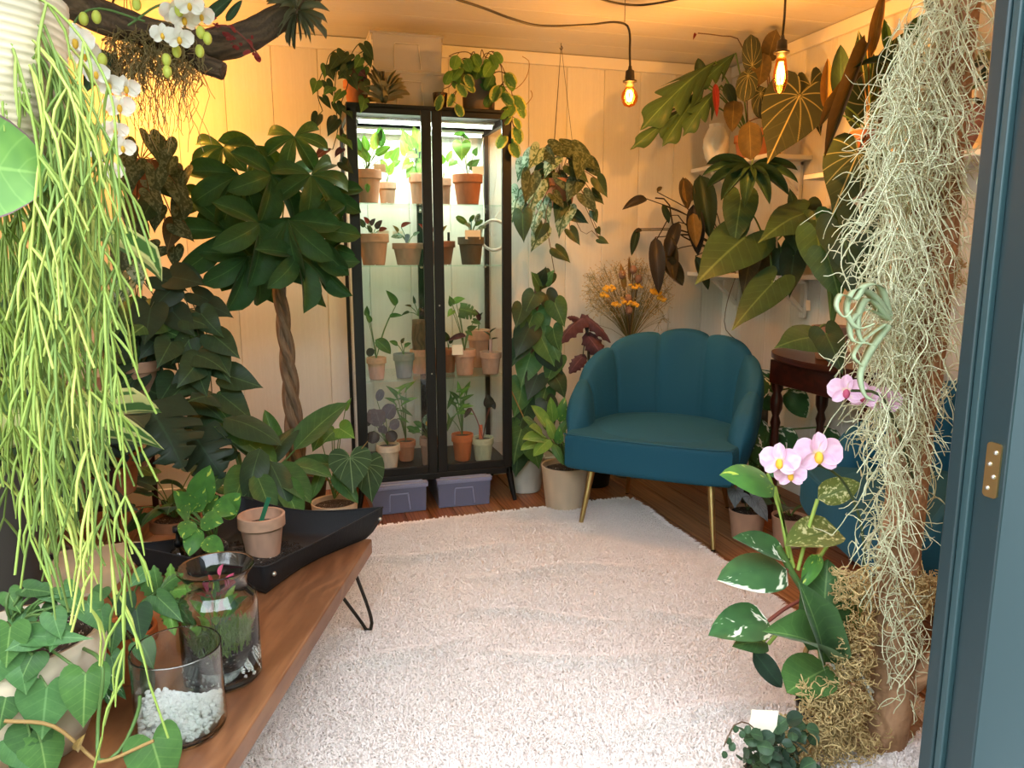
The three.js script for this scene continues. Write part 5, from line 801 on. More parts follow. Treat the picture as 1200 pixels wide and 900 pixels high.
cabPlant('arrowhead_plant', 'lush bright arrowhead plant in a glossy orange pot on the cabinet floor', 539, 0, 26, 32, z1 - 0.03, POT.orange, 'clay', (g, t) => up(g, t, [[536, 466, 526, 458], [540, 460, 552, 452], [542, 468, 556, 462], [534, 474, 524, 470], [540, 476, 556, 476], [545, 458, 552, 446], [530, 466, 524, 480], [538, 456, 536, 446], [544, 474, 536, 486], [528, 490, 524, 506], [540, 482, 556, 486]], G.arrow, [L.bright, L.mid, L.green], 0.65));
cabPlant('black_alocasia', 'dark stalked leaves in a pale lime pot at the right of the cabinet floor', 564, 0, 26, 28, z1, POT.lime, 'clay', (g, t) => { up(g, t, [[574, 478, 571, 462, 0.7], [576, 470, 580, 480, 0.6], [552, 478, 544, 490, 0.4]], G.ovate, L.blackLeaf, 0.6, { sm: ST.red, r: 0.0028 }); part(g, 'name_tag', box(0.018, 0.08, 0.002), std({ color: 0xc0603a, roughness: 0.6 }), V(-0.01, 0.13, 0)); });
// on top of the cabinet
{
  const b = atZ(407, 118, -3.34), g = plant('hoya', 'dark trailing hoya in a red clay pot on the left end of the cabinet top', V(b.x + 0.04, 1.752, -3.34), 'plants on the cabinet top');
  pot(g, 'clay', 0.055, 0.1, POT.terra); const r = V(g.position.x, 1.85, -3.34);
  for (const P of [[[395, 70], [378, 85], [372, 110], [378, 130]], [[400, 68], [392, 110], [396, 150], [390, 175]], [[404, 70], [408, 95], [398, 130], [404, 165], [398, 190]], [[415, 70], [428, 60], [432, 75]], [[405, 62], [396, 58], [386, 65], [380, 95]], [[412, 64], [424, 50], [427, 66]], [[410, 75], [420, 90], [430, 112]]]) vine(g, [r, ...P.map(([u, v]) => atZ(u, v, -3.26))], { gap: 0.06, geo: G.heart, mat: [L.dark, L.deep, L.dark, L.purple, L.mid], len: [0.05, 0.075], wr: 0.72, sm: ST.dark, from: 1 });
  tagCard(g, atZ(427, 78, -3.3), 0.05, 0.04);
}
{
  const b = atZ(561, 122, -3.36), g = plant('variegated_hoya', 'yellow-edged variegated hoya in a brown cylinder pot on the cabinet top', V(b.x, 1.752, -3.36), 'plants on the cabinet top');
  pot(g, 'cyl', 0.075, 0.155, POT.cylinder); const r = V(b.x, 1.9, -3.36);
  for (const P of [[[545, 68], [533, 80], [528, 100], [520, 104]], [[550, 62], [535, 62], [526, 66]], [[548, 70], [540, 95], [530, 118]], [[555, 60], [548, 75], [540, 85]], [[570, 62], [586, 75], [590, 100], [606, 122]], [[575, 60], [585, 72], [592, 90], [582, 108]], [[565, 58], [568, 66], [580, 70]], [[590, 85], [600, 110], [600, 140], [606, 160]], [[600, 125], [598, 150], [596, 165]]]) vine(g, [r, ...P.map(([u, v]) => atZ(u, v, -3.25))], { gap: 0.05, geo: G.oval, mat: [L.hoya, L.hoya, L.bright, L.mid], len: [0.06, 0.085], wr: 0.62, sm: ST.brown, from: 1 });
  for (const P of [[[590, 90], [600, 105], [616, 92], [620, 72], [612, 66]], [[595, 118], [612, 125], [624, 112], [622, 106]]]) stem(g, P.map(([u, v]) => atZ(u, v, -3.28)), 0.0018, ST.tan);
  tagCard(g, atZ(563, 75, -3.27), 0.065, 0.05);
}
{
  const p = V(0.42, 1.79, -3.27), g = plant('air_plant', 'spiky grey-green air plant on the cabinet top before the clear boxes', V(0.42, 1.752, -3.27), 'air plants');
  for (let k = 0; k < 40; k++) { const q = R(0, 6.28), e = R(-0.25, 1.2), L2 = R(0.08, 0.13), d = V(Math.cos(q) * Math.cos(e), Math.sin(e), Math.sin(q) * Math.cos(e)); const t = p.clone().addScaledVector(d, L2); t.y = Math.max(t.y, 1.757); leaf(g, G.strap, leafMatGrey, p.clone().add(V(0, -0.03, 0)), t, 0.07, {}); }
  const c = thing('tea_light_glass', 'small dark glass tea-light cup on the cabinet top', 'cup', V(0.66, 1.752, -3.28)); part(c, 'cup', lathe([[0.001, 0], [0.026, 0], [0.032, 0.06], [0.029, 0.06], [0.024, 0.006], [0.001, 0.005]], 20), phy({ color: 0x7a5a40, transmission: 0.7, thickness: 0, roughness: 0.05 })); part(c, 'candle', lathe([[0.001, 0.006], [0.023, 0.006], [0.025, 0.025], [0.001, 0.025]], 16), M.brass);
}
// ================= right of the cabinet =================
{
  const c = V(1.262, 1.36, -3.44), g = plant('satin_pothos', 'full satin pothos with silver leaves hanging on wires right of the cabinet', c, 'satin pothos hangers');
  pot(g, 'clay', 0.08, 0.13, POT.terra); const hook = V(1.262, YC - 0.02, -3.44);
  for (const a of [0.3, 2.4, 4.5]) part(g, 'hanger_wire', tube([V(Math.cos(a) * 0.08, 0.12, Math.sin(a) * 0.08), V(0, hook.y - c.y, 0)], 0.0011, 4, 2), M.iron);
  const r = V(1.262, 1.49, -3.44);
  const P = [[625, 178, 612, 205, 0], [632, 175, 618, 200, 0], [645, 172, 672, 186, 1], [660, 170, 690, 180, 1], [650, 185, 638, 210, 0], [622, 205, 615, 240, 1], [640, 200, 628, 236, 2], [668, 195, 690, 215, 2], [690, 190, 706, 210, 1], [676, 210, 664, 238, 1], [608, 222, 603, 250, 0], [618, 240, 612, 268, 0], [636, 236, 644, 264, 0], [660, 235, 650, 262, 2], [700, 210, 712, 232, 2], [694, 225, 708, 240, 2], [664, 245, 655, 280, 0], [648, 228, 662, 245, 1], [612, 250, 614, 285, 2], [628, 252, 626, 276, 3], [670, 250, 690, 262, 2], [695, 248, 700, 262, 2], [636, 268, 622, 296, 0], [668, 270, 680, 288, 2], [605, 235, 600, 262, 3], [650, 172, 635, 192, 1], [680, 185, 676, 212, 1], [656, 205, 668, 230, 1], [614, 190, 606, 214, 0], [640, 178, 652, 196, 1], [672, 175, 700, 200, 1], [630, 215, 620, 250, 0], [684, 228, 700, 250, 1], [702, 280, 714, 286, 2], [700, 268, 704, 276, 2]];
  for (const [u0, v0, u1, v1, m] of P) { const z = -3.36 + R(-0.06, 0.06), b = atZ(u0, v0, z); stem(g, [r, r.clone().lerp(b, 0.5).add(V(0, 0.04, 0.02)), b], 0.0018, ST.brown); leaf(g, G.heart, [L.silver, L.silverDark, L.dark, L.silver][m], b, atZ(u1, v1, z + 0.03), 0.68, { face: 1, up: 0.3, roll: R(-0.4, 0.4) }); }
  vine(g, [r, atZ(640, 250, -3.36), atZ(645, 290, -3.36), atZ(650, 320, -3.36)], { gap: 0.12, geo: G.heart, mat: L.dark, len: [0.08, 0.1], wr: 0.8, sm: ST.brown, from: 2 });
  stem(g, [r, atZ(685, 275, -3.36), atZ(692, 270, -3.36), atZ(704, 282, -3.36)], 0.0016, ST.brown);
  part(thing('ceiling_hook', 'small hook in the ceiling above the hanging satin pothos', 'hook', hook), 'hook', tube([V(0, 0.01, 0), V(0, 0, 0), V(0.008, -0.012, 0), V(0, -0.02, 0), V(-0.008, -0.012, 0)], 0.0016, 5, 16), M.iron);
}
{
  const c = V(1.07, 0, -3.38), g = plant('climbing_philodendron', 'tall grey-green heart-leaf philodendron climbing a pole in a white pot', c);
  pot(g, 'taper', 0.1, 0.17, POT.white); part(g, 'moss_pole', tube([V(0.02, 0.14, -0.02), V(0.06, 0.7, -0.04), V(0.08, 1.02, -0.04)], 0.02, 8, 12, 0.08), M.bark);
  const P = [[632, 335, 622, 318], [640, 330, 650, 316], [626, 345, 614, 372], [640, 345, 652, 372], [650, 355, 662, 384], [630, 365, 640, 400], [612, 360, 604, 385], [620, 385, 604, 420], [648, 385, 656, 412], [634, 395, 650, 430], [612, 400, 600, 430], [640, 410, 660, 440], [652, 420, 640, 450], [622, 415, 610, 455], [650, 440, 662, 468], [630, 440, 618, 470], [640, 455, 630, 485], [612, 450, 602, 490], [620, 470, 606, 510], [640, 470, 650, 500], [612, 500, 602, 545], [622, 515, 632, 550], [608, 520, 604, 560], [632, 330, 640, 312], [624, 370, 612, 400], [646, 400, 656, 425]];
  for (const [u0, v0, u1, v1] of P) { const z = -3.27 + R(-0.05, 0.05), b = atZ(u0, v0, z), y = b.y - 0.03, s = V(c.x + 0.02 + 0.06 * Math.max(0, y - 0.14), Math.max(y, 0.16), c.z - 0.03); stem(g, [s, b], 0.0025, ST.dark); leaf(g, G.heart, [L.heart, L.dark, L.deep, L.green][leafCount % 4], b, atZ(u1, v1, z + 0.03), 0.85, { face: 1, up: 0.3, roll: R(-0.4, 0.4) }); }
  part(g, 'support_cane', tube(local(g, [atZ(614, 490, -3.26), atZ(598, 455, -3.28)]), 0.003, 5, 2), ST.tan);
}
{
  const c = V(1.152, 0, -3.03), g = plant('dieffenbachia', 'pale-striped leafy plant in a large cream pot by the chair leg', c);
  pot(g, 'taper', 0.112, 0.215, POT.cream); const r = V(c.x, 0.21, c.z);
  leavesPx(g, G.ovate, [L.golden, L.mid, L.lime, L.bright], [[632, 505, 612, 490, -3, -2.95, .6], [640, 500, 622, 475, -3, -2.98, .5], [648, 495, 645, 465, -3.05, -3.05, .42], [656, 495, 662, 465, -3.05, -3.05, .42], [662, 500, 680, 478, -3.05, -3.03, .45], [640, 515, 612, 515, -2.95, -2.9, .55], [645, 515, 625, 535, -2.92, -2.86, .5], [665, 510, 685, 500, -3, -2.96, .45], [655, 510, 668, 490, -3, -3, .45], [650, 515, 640, 490, -2.98, -2.98, .45], [660, 520, 680, 528, -2.95, -2.9, .5], [655, 520, 655, 500, -2.96, -2.94, .5], [648, 520, 660, 545, -2.92, -2.88, .4], [636, 512, 620, 500, -2.96, -2.9, .55], [668, 505, 690, 515, -3.02, -2.98, .45], [645, 505, 632, 478, -3.05, -3.06, .45], [670, 500, 676, 470, -3.06, -3.08, .4], [630, 520, 610, 528, -2.98, -2.93, .5]], 0.5, { root: r, r: 0.004, face: 0.7, up: 0.7, rise: 0.05 });
}
{
  const c = V(1.43, 0, -3.36), g = plant('cane_begonia', 'burgundy-leaved cane begonia tied to a thin stake behind the chair', c);
  pot(g, 'taper', 0.095, 0.16, POT.black); const t = atZ(690, 372, -3.36);
  stem(g, [V(c.x, 0.14, c.z), atZ(689, 460, -3.36), atZ(690, 400, -3.36), atZ(684, 376, -3.35)], 0.006, ST.black, 'cane'); stem(g, [V(c.x + 0.01, 0.1, c.z), atZ(690, 440, -3.36), atZ(689, 410, -3.36)], 0.004, ST.brown, 'stake');
  leavesPx(g, G.jagged, L.purple, [[684, 373, 654, 405, -3.34, -3.28, 0.5, 0.4], [686, 372, 716, 402, -3.34, -3.28, 0.42, -0.4], [689, 394, 708, 422, -3.33, -3.27, 0.75], [683, 418, 667, 438, -3.34, -3.3, 0.7], [680, 375, 664, 372, -3.35, -3.32, 0.5], [688, 396, 700, 404, -3.34, -3.3, 0.7]], 0.6, { root: t, r: 0.0028, sm: ST.black });
}
// dried bouquet
{
  const c = V(1.66, 0, -3.47), g = plant('dried_bouquet', 'dried bouquet of yellow yarrow, poppy heads and grasses behind the chair', c, null, 'flowers');
  part(g, 'vase', lathe([[0.001, 0], [0.08, 0], [0.09, 0.02], [0.1, 0.3], [0.06, 0.55], [0.045, 0.68], [0.055, 0.72], [0.048, 0.72], [0.038, 0.67], [0.001, 0.6]], 28), POT.white);
  const neck = V(c.x, 0.7, c.z), list = [], dots = [];
  for (let k = 0; k < 150; k++) {
    const u = R(688, 784), v = 300 + Math.abs(u - 735) * R(0.2, 0.7) + R(0, 55), e = atZ(u, v, -3.42 + R(-0.1, 0.08)), m = neck.clone().lerp(e, 0.5).add(V(0, 0.02, 0)); list.push(tube(local(g, [neck, m, e]), 0.0009, 3, 4));
    for (let q = 0; q < 9; q++) { const d = e.clone().add(V(R(-0.035, 0.035), R(-0.05, 0.03), R(-0.03, 0.03))); list.push(tube(local(g, [e.clone().lerp(m, 0.2 * rnd()), d]), 0.0005, 3, 1)); dots.push(d.sub(c)); }
  }
  part(g, 'stems', merge(list), std({ color: 0x7d7444, roughness: 0.9 })).userData.kind = 'stuff';
  const im = new THREE.InstancedMesh(new THREE.IcosahedronGeometry(0.003, 0), std({ color: 0xcbb58a, roughness: 0.9 }), dots.length); dots.forEach((d, i) => im.setMatrixAt(i, M4().makeTranslation(d.x, d.y, d.z))); im.name = 'seed_heads'; im.userData.kind = 'stuff'; im.castShadow = true; g.add(im);
  for (const [u, v, s] of [[714, 338, 1], [745, 335, 1.1], [733, 353, 1], [768, 342, 1], [708, 346, .7], [775, 350, .8], [722, 357, .7], [744, 357, .6]]) { const p = atZ(u, v, -3.36), l2 = []; for (let k = 0; k < 26; k++) { const a = R(0, 6.28), d = Math.sqrt(rnd()) * 0.03 * s; l2.push(new THREE.IcosahedronGeometry(0.007, 0).translate(Math.cos(a) * d, R(-0.004, 0.006), Math.sin(a) * d)); } const m = part(g, 'yarrow_head', merge(l2), L.yellow, p.clone().sub(c)); m.rotation.set(0.4, 0, R(-0.3, 0.3)); stem(g, [neck, p], 0.0018, ST.tan); }
  for (const [u, v] of [[742, 316], [748, 327], [736, 350], [737, 364], [729, 322]]) { const p = atZ(u, v, -3.36), s = new THREE.SphereGeometry(0.019, 10, 8); s.scale(1, 1.15, 1); const m = part(g, 'poppy_head', s, std({ color: 0x8a6b58, roughness: 0.8 }), p.clone().sub(c)); stem(g, [neck, p], 0.0025, ST.brown); }
  leavesPx(g, G.lance, L.tan, [[732, 340, 727, 308, -3.38, -3.38, .22], [738, 330, 737, 300, -3.38, -3.38, .15]], 0.2);
}
{ const g = thing('plant_saucer', 'round white saucer bowl on the floor behind the chair', 'bowl', V(1.93, 0, -3.32)); part(g, 'bowl', lathe([[0.001, 0], [0.1, 0], [0.115, 0.012], [0.12, 0.05], [0.114, 0.05], [0.105, 0.014], [0.001, 0.01]], 32), M.white); part(g, 'foot_rim', lathe([[0.08, 0.001], [0.09, 0.001], [0.09, 0.004], [0.08, 0.004]], 24), M.white); }
// ================= right wall shelves =================
{
  const b = atY(838, 192, 1.582), g = thing('fluted_vase', 'white spiral-fluted vase standing on the high corner shelf', 'vase', V(b.x, 1.581, Math.max(b.z, -3.5)));
  const geo = lathe([[0.001, 0], [0.032, 0], [0.05, 0.03], [0.062, 0.08], [0.06, 0.12], [0.044, 0.16], [0.034, 0.175], [0.036, 0.19], [0.031, 0.19], [0.028, 0.17], [0.001, 0.15]].flatMap((p, i, a) => i < a.length - 1 ? [p, [(p[0] + a[i + 1][0]) / 2, (p[1] + a[i + 1][1]) / 2]] : [p]), 96);
  const p = geo.attributes.position; for (let i = 0; i < p.count; i++) { const x = p.getX(i), z = p.getZ(i), a = Math.atan2(z, x) * 16 + p.getY(i) * 90, k = 1 + 0.03 * Math.sin(a); p.setX(i, x * k); p.setZ(i, z * k); } geo.computeVertexNormals();
  part(g, 'body', geo, std({ color: 0xf2f4f2, roughness: 0.3 }));
}
const SHY = 1.581;
{
  const b = V(2.17, SHY, -3.28), g = plant('lobed_philodendron', 'philodendron with long lobed leaves in an orange clay pot on the high shelf', b);
  pot(g, 'clay', 0.068, 0.12, POT.terra); const r = V(b.x, SHY + 0.11, b.z), zz = -3.22;
  leavesPx(g, G.lobed, L.shade, [[838, 72, 750, 153, zz, zz + 0.04, 0.4], [826, 100, 776, 172, zz, zz + 0.06, 0.42], [822, 118, 738, 176, zz, zz + 0.02, 0.26], [862, 62, 815, 105, zz, zz, 0.42], [845, 100, 800, 160, zz + 0.05, zz + 0.08, 0.4]], 0.4, { root: r, r: 0.004, face: 1, up: 0.3 });
  leavesPx(g, G.ovate, [L.deep, L.bronze], [[822, 92, 818, 68, zz, zz, 0.6], [860, 118, 858, 155, -3.1, -3.05, 0.55], [850, 98, 862, 124, -3.15, -3.12, 0.5]], 0.5, { root: r, r: 0.003 });
  stem(g, [r, atZ(868, 50, zz), atZ(845, 42, zz), atZ(818, 39, zz)], 0.0025, ST.brown, 'flower_stalk'); { const q = atZ(816, 40, zz); leaf(g, G.lance, L.redFlower, q, q.clone().add(V(-0.025, -0.03, 0.02)), 0.3, { name: 'flower' }); } leavesPx(g, G.lance, L.redFlower, [[838, 98, 840, 138, -3.1, -3.08, 0.2]], 0.2, { root: r, r: 0.002 });
}
{
  const b = V(2.14, SHY, -3.06), g = plant('dark_anthurium', 'anthurium with big dark pale-veined heart leaves in a clay pot on the high shelf', b);
  pot(g, 'clay', 0.065, 0.12, POT.terra); const r = V(b.x, SHY + 0.11, b.z), zz = -2.75;
  leavesPx(g, G.velvet, L.anthurDark, [[937, 112, 899, 192, zz, zz + 0.05, 0.82], [950, 100, 962, 160, zz - 0.1, zz - 0.1, 0.5]], 0.8, { root: r, r: 0.004, face: 1, up: 0.15, sm: ST.brown });
  leavesPx(g, G.oval, [L.bronze, L.anthurDark], [[882, 88, 880, 40, -2.95, -2.95, 0.5], [900, 72, 910, 34, -3.0, -3.0, 0.5], [878, 80, 872, 120, -2.9, -2.88, 0.6], [878, 142, 880, 188, -2.85, -2.82, 0.6], [890, 100, 895, 140, -2.9, -2.9, 0.6], [895, 62, 890, 100, -2.95, -2.92, 0.55]], 0.55, { root: r, r: 0.003, sm: ST.brown });
  leavesPx(g, G.finger, L.shade, [[880, 194, 872, 240, -2.8, -2.76, 1.5]], 1.5, { root: r, r: 0.003 }); tagCard(g, atZ(903, 139, -2.95), 0.03, 0.06, 0.3);
}
{
  const b = V(2.16, 1.046, -3.4), g = plant('spindly_orchid', 'spindly dark orchid with few drooping leaves on the low corner shelf', b, null, 'orchid');
  pot(g, 'clay', 0.06, 0.1, POT.dark); const r = V(b.x, 1.14, b.z), zz = -3.38;
  stem(g, [r, atZ(792, 270, zz), atZ(782, 235, zz), atZ(768, 232, zz)], 0.004, ST.black, 'cane'); stem(g, [r, atZ(805, 265, zz), atZ(790, 250, zz), atZ(770, 280, zz)], 0.003, ST.black, 'cane');
  leavesPx(g, G.lance, [L.deep, L.blackLeaf, L.bronze], [[758, 233, 729, 246, zz, zz, .35], [770, 225, 776, 219, zz, zz, .6], [776, 240, 784, 262, zz, zz, .35], [768, 278, 772, 345, -3.3, -3.25, .28], [782, 275, 790, 330, -3.3, -3.28, .3], [748, 268, 740, 300, zz, zz, .3], [752, 270, 742, 272, zz, zz, .5], [800, 208, 806, 246, -3.3, -3.3, .4], [820, 205, 832, 280, -3.3, -3.25, .35], [812, 240, 818, 300, -3.3, -3.28, .35], [770, 300, 800, 335, -3.3, -3.3, .4], [815, 300, 830, 340, -3.3, -3.28, .3], [795, 260, 780, 310, -3.3, -3.28, .3]], 0.35, { root: r, r: 0.0025, sm: ST.black });
  leavesPx(g, G.lance, L.tan, [[808, 238, 803, 208, -3.3, -3.3, .5], [812, 250, 816, 290, -3.28, -3.25, .4]], 0.5);
  stem(g, [r, atZ(862, 322, -3.2), atZ(852, 355, -3.15), atZ(850, 385, -3.15), atZ(872, 405, -3.15)], 0.002, ST.brown, 'aerial_root');
}
{
  const b = V(2.15, 1.046, -3.05), g = plant('heart_anthurium', 'green anthurium with large drooping heart leaves in a dark pot on the low shelf', b);
  pot(g, 'clay', 0.07, 0.12, POT.dark); const r = V(b.x, 1.16, b.z);
  leavesPx(g, G.velvet, L.shade, [[873, 278, 814, 334, -2.9, -2.82, 0.72], [942, 250, 888, 285, -2.8, -2.72, 0.62], [905, 332, 857, 388, -2.75, -2.65, 0.5], [957, 258, 955, 305, -2.75, -2.7, 0.85], [868, 235, 860, 290, -2.95, -2.9, 0.7]], 0.7, { root: r, r: 0.004, face: 0.9, up: 0.4 });
  leavesPx(g, G.heart, [L.dark, L.deep, L.bronze], [[925, 255, 935, 300, -2.9, -2.85, .6], [930, 300, 925, 350, -2.85, -2.8, .6], [890, 300, 885, 345, -2.95, -2.9, .6], [915, 290, 915, 345, -2.9, -2.88, .6], [945, 240, 950, 280, -2.85, -2.8, .8], [880, 300, 870, 350, -2.95, -2.92, .5], [930, 240, 925, 220, -2.9, -2.9, .6]], 0.6, { root: r, r: 0.003 });
  tagCard(g, atZ(910, 280, -2.9), 0.015, 0.08, 0.4);
}
{
  const b = V(2.12, 1.461, -2.42), g = plant('crystal_anthurium', 'anthurium with pale-veined velvet leaf in a clay pot on the shelf near the door', b);
  pot(g, 'clay', 0.07, 0.13, POT.terra); const r = V(b.x, 1.58, b.z);
  leavesPx(g, G.velvet, L.anthur, [[1005, 180, 975, 252, -2.3, -2.22, 0.78], [1016, 122, 1006, 35, -2.5, -2.5, 0.6], [1030, 110, 1052, 50, -2.5, -2.5, 0.6], [1040, 80, 1070, 30, -2.45, -2.5, .7]], 0.75, { root: r, r: 0.004, face: 1, up: 0.1, sm: ST.brown });
  leavesPx(g, G.strap, [L.tan, L.bronze], [[1016, 50, 966, 186, -2.35, -2.3, 0.1], [1064, 60, 1028, 168, -2.3, -2.25, 0.1], [1010, 85, 960, 150, -2.4, -2.4, 0.18]], 0.1, { root: r, r: 0.003, sm: ST.tan });
  leavesPx(g, G.lance, [L.green, L.dark, L.tan], [[1020, 70, 1036, -10, -2.35, -2.35, 0.18], [1040, 60, 1036, 22, -2.4, -2.4, 0.3], [985, 120, 985, 52, -2.45, -2.45, 0.35], [968, 130, 970, 68, -2.5, -2.5, .25], [1060, 60, 1084, 18, -2.3, -2.3, .4], [1062, 100, 1076, 50, -2.3, -2.3, .5], [1050, 140, 1085, 110, -2.2, -2.2, .5]], 0.3, { root: r, r: 0.003 });
}
{
  const b = V(2.14, 1.461, -2.08), g = plant('anthurium', 'dark-leaved plant in a pinkish round pot on the shelf near the door', b);
  pot(g, 'bowl', 0.1, 0.15, POT.pink); const r = V(b.x, 1.6, b.z);
  rosette(g, r, 10, { mat: [L.deep, L.dark, L.bronze], geo: G.lance, el: [0.5, 1.3], pet: [0.08, 0.2], len: [0.14, 0.22], wr: 0.4, bend: [-0.9, -0.2], xmax: 2.28, r: 0.003 });
}
// plant on the side table
{
  const b = V(2.03, 0.732, -2.44), g = plant('table_anthurium', 'anthurium with wide low heart leaves in a grey-brown pot on the side table', b);
  pot(g, 'clay', 0.075, 0.13, POT.old); const r = V(b.x, 0.86, b.z);
  leavesPx(g, G.velvet, [L.dark, L.green], [[952, 395, 907, 408, -2.3, -2.22, 0.62], [968, 392, 988, 440, -2.25, -2.16, 0.7], [970, 300, 985, 355, -2.4, -2.35, .8], [985, 265, 1000, 330, -2.35, -2.3, .8], [958, 275, 965, 335, -2.5, -2.45, .8], [1000, 300, 1020, 370, -2.3, -2.25, .7], [975, 250, 990, 290, -2.4, -2.4, .8], [1010, 250, 1035, 320, -2.3, -2.25, .7]], 0.7, { root: r, r: 0.005, face: 0.9, up: 0.4 });
  tagCard(g, atZ(947, 358, -2.42), 0.03, 0.04, 0.4);
}
// floor plants at the right
{
  const b = V(2.03, 0, -2.86), g = plant('variegated_monstera', 'white-splashed variegated climber on a brown moss pole behind the chair', b);
  pot(g, 'taper', 0.09, 0.16, POT.black); part(g, 'moss_pole', tube([V(0, 0.14, 0), V(0, 0.62, 0)], 0.03, 9, 10, 0.06), M.trunk);
  const P = [[884, 432, 905, 482, .75], [895, 440, 890, 470, .6], [878, 485, 872, 525, .5], [890, 490, 886, 535, .55], [925, 455, 945, 490, .7], [905, 500, 915, 540, .6], [882, 520, 896, 548, .6], [918, 500, 932, 535, .6], [886, 445, 880, 428, .6], [900, 515, 880, 555, .5], [970, 500, 982, 540, .5]];
  for (const [u0, v0, u1, v1, w] of P) { const z = -2.78 + R(-0.04, 0.04), q = atZ(u0, v0, z); stem(g, [V(b.x, Math.max(0.17, Math.min(0.62, q.y - 0.04)), b.z), q], 0.004, ST.green); leaf(g, G.ovate, leafCount % 3 ? L.whiteHalf : L.white, q, atZ(u1, v1, z + 0.04), w, { face: 1, up: 0.3, roll: R(-0.3, 0.3) }); }
}
{
  const b = V(1.735, 0, -2.5), g = plant('silver_alocasia', 'alocasia with two grey dark-veined leaves in a pinkish clay pot on the floorboards', b);
  pot(g, 'taper', 0.074, 0.125, POT.pale); const r = V(b.x, 0.12, b.z);
  leavesPx(g, G.velvet, L.grey, [[862, 574, 861, 596, -2.46, -2.44, .85], [880, 582, 898, 606, -2.42, -2.38, .6], [888, 590, 900, 612, -2.4, -2.36, .7]], 0.8, { root: r, r: 0.0025, sm: ST.dark });
}
{
  const b = V(1.86, 0, -2.4), g = plant('small_potted_plant', 'small clay pot half hidden by the second chair next to the silver alocasia', b);
  pot(g, 'taper', 0.07, 0.12, POT.pale); rosette(g, V(b.x, 0.12, b.z), 5, { mat: L.dark, geo: G.ovate, el: [0.4, 1.1], pet: [0.05, 0.1], len: [0.08, 0.11], wr: 0.5 });
}
// ================= driftwood trunk at the door =================
const TX = 1.285, TZ = -1.27;
{
  const g = thing('driftwood_log', 'upright pale driftwood trunk draped with moss just inside the door', 'trunk', V(TX, 0, TZ));
  part(g, 'wood', tube([V(-0.02, 0, 0.01), V(-0.005, 0.4, 0), V(0.01, 0.8, -0.01), V(0.0, 1.2, 0), V(0.02, 1.7, 0), V(0.02, YC - 0.01, 0)], (t) => 0.05 - 0.008 * t + 0.006 * Math.sin(t * 14), 16, 70, 0.07), M.drift);
  part(g, 'side_branch', tube([V(-0.02, 0.16, 0.02), V(0.05, 0.22, 0.05), V(0.16, 0.3, 0.06)], (t) => 0.03 - 0.006 * t, 10, 16, 0.06), M.drift);
  part(g, 'base_foot', tube([V(-0.1, 0.01, 0.02), V(-0.02, 0.03, 0.01), V(0.1, 0.012, -0.03)], 0.04, 10, 12, 0.06), M.drift);
}
{
  const g = tag(thing('spanish_moss', 'long pale grey-green curtain of spanish moss hanging over the driftwood trunk', 'moss', V(TX, 1.2, TZ)), null, null, null, 'stuff'), list = [];
  const add = (p, len, rad) => {
    const pts = [p]; let q = p.clone(), a = R(0, 6.28), w = R(-0.9, 0.9); const n = Math.max(6, Math.round(len / 0.016));
    for (let k = 0; k < n; k++) {
      w = w * 0.8 + R(-0.5, 0.5); a += w; q = q.clone().add(V(Math.cos(a) * 0.0075, -0.016 * R(0.55, 1.1), Math.sin(a) * 0.0075)); pts.push(q);
      if (k > 0 && rnd() < 0.24) { const d = R(0, 6.28), l2 = R(0.025, 0.075), h = V(Math.cos(d), 0, Math.sin(d)), cu = R(-0.9, 0.6), sd = V(-h.z, 0, h.x).multiplyScalar(R(-0.4, 0.4)); list.push(tube([q, q.clone().addScaledVector(h, l2 * 0.35).addScaledVector(UP, 0.1 * l2), q.clone().addScaledVector(h, l2 * 0.7).addScaledVector(UP, cu * 0.3 * l2).addScaledVector(sd, l2 * 0.3), q.clone().addScaledVector(h, l2 * 0.85).addScaledVector(UP, cu * l2 * 0.75).addScaledVector(sd, l2)].map((x) => x.clone().sub(g.position)), (t) => rad * (0.95 - 0.45 * t), 3, 6)); }
    }
    list.push(tube(pts.map((x) => x.clone().sub(g.position)), (t) => rad * (1 - 0.3 * t), 3, n * 2));
  };
  // widths of the curtain by pixel row
  const rows = [[-10, 1075, 1150, 70], [50, 1040, 1140, 90], [110, 1025, 1130, 100], [170, 1020, 1130, 100], [230, 1015, 1125, 100], [290, 1012, 1120, 95], [350, 1008, 1112, 90], [410, 1012, 1100, 80], [470, 1010, 1095, 66], [530, 1015, 1090, 46], [590, 1010, 1085, 40], [640, 1010, 1080, 32], [700, 1030, 1085, 26], [740, 1045, 1085, 22]];
  for (const [v, u0, u1, n] of rows) for (let k = 0; k < n; k++) { const u = R(u0 + 12, u1 - 6), z = TZ + R(-0.05, 0.11) , p = atZ(u, v + R(-30, 30), z); add(p, v < 450 ? R(0.1, 0.28) : R(0.1, 0.22), R(0.0011, 0.0018)); }
  part(g, 'strands', merge(list), std({ color: 0xd2d6b4, roughness: 0.9 }));
}
